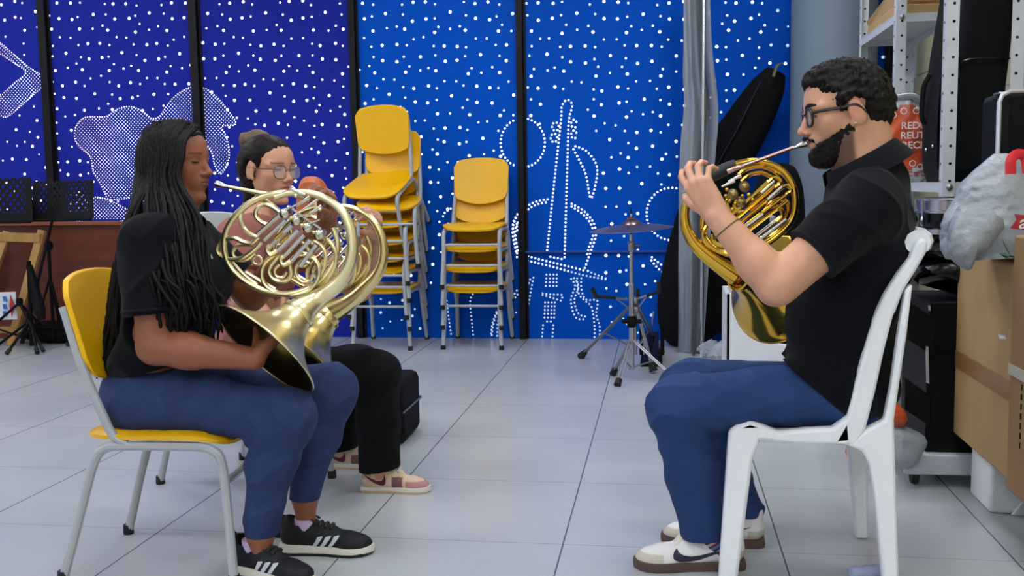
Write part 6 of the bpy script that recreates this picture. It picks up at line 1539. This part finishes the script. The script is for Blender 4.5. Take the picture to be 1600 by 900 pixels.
tubes('mouthpiece', [[(1260, 224, 5.2, -.01), (1257, 225, 5.4, -.01), (1251, 227, 4.4, -.015), (1244, 229.5, 3.0, -.02), (1238, 231.5, 2.7, -.02)]], 'silver_plate', t, Ym, n=14)
rg = np.random.default_rng(2)
dl = []
for i, (x0, y0, x1, y1, r) in enumerate([(1139, 340, 1200, 285, 3.3), (1145, 346, 1211, 288, 3.3), (1152, 352, 1222, 293, 3.2), (1160, 357, 1228, 304, 3.0), (1166, 363, 1231, 313, 3.0), (1176, 374, 1224, 336, 3.2), (1182, 379, 1229, 343, 3.0)]):
    dl.append([(x0, y0, r, -.02+.008*(i % 3)), (x1, y1, r, -.02+.008*(i % 3))])
tubes('valve_slide', dl[:5], 'brass_gold', t, Ym); tubes('valve_slide', dl[5:], 'nickel', t, Ym)
tubes('valve_slide', [[(1162, 357, 2.6, -.03), (1192, 335, 2.6, -.03)], [(1190, 302, 2.6, -.03), (1210, 283, 2.6, -.03)], [(1200, 312, 2.4, -.03), (1222, 292, 2.4, -.03)]], 'nickel', t, Ym)
tubes('tuning_loop', [[(1200, 285, 3.3, -.02), (1209, 278, 3.4, -.02), (1217, 280, 3.4, -.02), (1219, 287, 3.4, -.02), (1211, 293, 3.3, -.02)],
  [(1222, 293, 3.1, -.01), (1231, 290, 3.2, -.01), (1236, 298, 3.2, -.01), (1228, 304, 3.1, -.01)],
  [(1150, 276, 3.2), (1165, 265, 3.4), (1185, 260, 3.4), (1204, 264, 3.4), (1218, 273, 3.4)],
  [(1158, 283, 3.2, -.01), (1172, 273, 3.2, -.01), (1190, 270, 3.2, -.01), (1205, 276, 3.2, -.01)],
  [(1190, 334, 3.2, -.01), (1198, 326, 3.4, -.01), (1210, 322, 3.4, -.01), (1220, 327, 3.4, -.01), (1222, 337, 3.2, -.01), (1213, 346, 3.2, -.01)],
  [(1193, 330, 3, .01), (1207, 316, 3.2, .01), (1222, 311, 3.2, .01), (1231, 318, 3.2, .01), (1230, 332, 3, .01), (1218, 352, 3, .01)],
  [(1104, 352, 3.6, .0), (1099, 366, 4.2, .0), (1104, 381, 4.4, .0), (1118, 391, 4.4, .0), (1136, 396, 4.2, .0), (1152, 394, 4, .0)],
  [(1113, 366, 3.6, -.01), (1116, 378, 3.8, -.01), (1128, 384, 3.8, -.01), (1140, 382, 3.6, -.01), (1146, 372, 3.4, -.01)],
  [(1126, 300, 3, .02), (1120, 312, 3.2, .02), (1122, 326, 3.2, .02), (1132, 336, 3.2, .02), (1146, 338, 3, .02)],
  [(1140, 306, 2.8, -.01), (1135, 316, 3, -.01), (1140, 328, 3, -.01), (1150, 331, 2.8, -.01)],
  [(1152, 312, 2.6, -.02), (1147, 320, 2.8, -.02), (1152, 330, 2.8, -.02), (1162, 330, 2.6, -.02)],
  [(1176, 370, 3, .01), (1195, 372, 3.2, .01), (1212, 362, 3.2, .01), (1224, 348, 3.2, .01)],
  [(1166, 320, 2.8, 0), (1180, 306, 3, 0), (1192, 296, 3, 0)], [(1172, 328, 2.8, .01), (1190, 312, 3, .01), (1206, 298, 3, .01)]], 'brass_gold', t, Ym, n=8, sub=5)
rotors(t, [(1164, 293), (1146, 305), (1158, 317)], Ym, 7.6, 'dark_nickel', dy=-.028) if M.setdefault('dark_nickel', brass('dark_nickel', '#9a8752', .35)) else None
for px, py in ((1140, 314), (1149, 318), (1160, 306), (1134, 306), (1145, 327), (1170, 304), (1176, 312), (1136, 296)):
    b = B(); b.ball(P(px, py, Ym-.04), 3.0*Ym/F, 10); obj('valve_stop', b, 'brass_gold', t)
levers(t, [(1138, 284, 1158, 274, 1.6, 3), (1128, 292, 1148, 282, 1.6, 3)], Ym, 'nickel')
axM = np.array([.66, .70, -.27]); thM = V3(P(1151, 432, Ym)); cM = thM+nrm(axM)*.172
bell(t, Vector(cM), axM, [(.148, 0), (.145, .006), (.134, .018), (.113, .036), (.088, .060), (.066, .088), (.050, .115), (.038, .145), (.030, .172)], 'brass_gold', 'brass_gold', (.034, .16))
# ------------------------------------------------------------------ camera, light, view
cd = bpy.data.cameras.new('camera'); cam = bpy.data.objects.new('camera', cd); COL.objects.link(cam)
cd.sensor_width = 36.0; cd.lens = 36.0*F/1600; cd.clip_start = .05
def unit(x, y, z):
    # camera axis vector (right, forward, up) to world, same chain as ray()
    c, s = math.cos(ROLL), math.sin(ROLL); x, z = c*x-s*z, s*x+c*z
    c, s = math.cos(PITCH), math.sin(PITCH); d = (x, c*y+s*z, -s*y+c*z)
    c, s = math.cos(YAW), math.sin(YAW); return Vector((c*d[0]-s*d[1], s*d[0]+c*d[1], d[2]))
rx, fw, up = unit(1, 0, 0), unit(0, 1, 0), unit(0, 0, 1)
m = Matrix((rx, up, -fw)).transposed().to_4x4(); m.translation = CAMPOS
cam.matrix_world = m
SC.camera = cam
w = bpy.data.worlds.new('world'); SC.world = w; w.use_nodes = True
w.node_tree.nodes['Background'].inputs[0].default_value = (.6, .7, .85, 1); w.node_tree.nodes['Background'].inputs[1].default_value = .3
SC.view_settings.view_transform = 'Standard'; SC.view_settings.look = 'None'; SC.view_settings.gamma = 1.0
SC.view_settings.use_curve_mapping = False
SC.view_settings.exposure = 0.3
for o in list(bpy.data.objects):
    if 'base_' in o: del o['base_']

SC.cycles.sample_clamp_indirect = 4.0
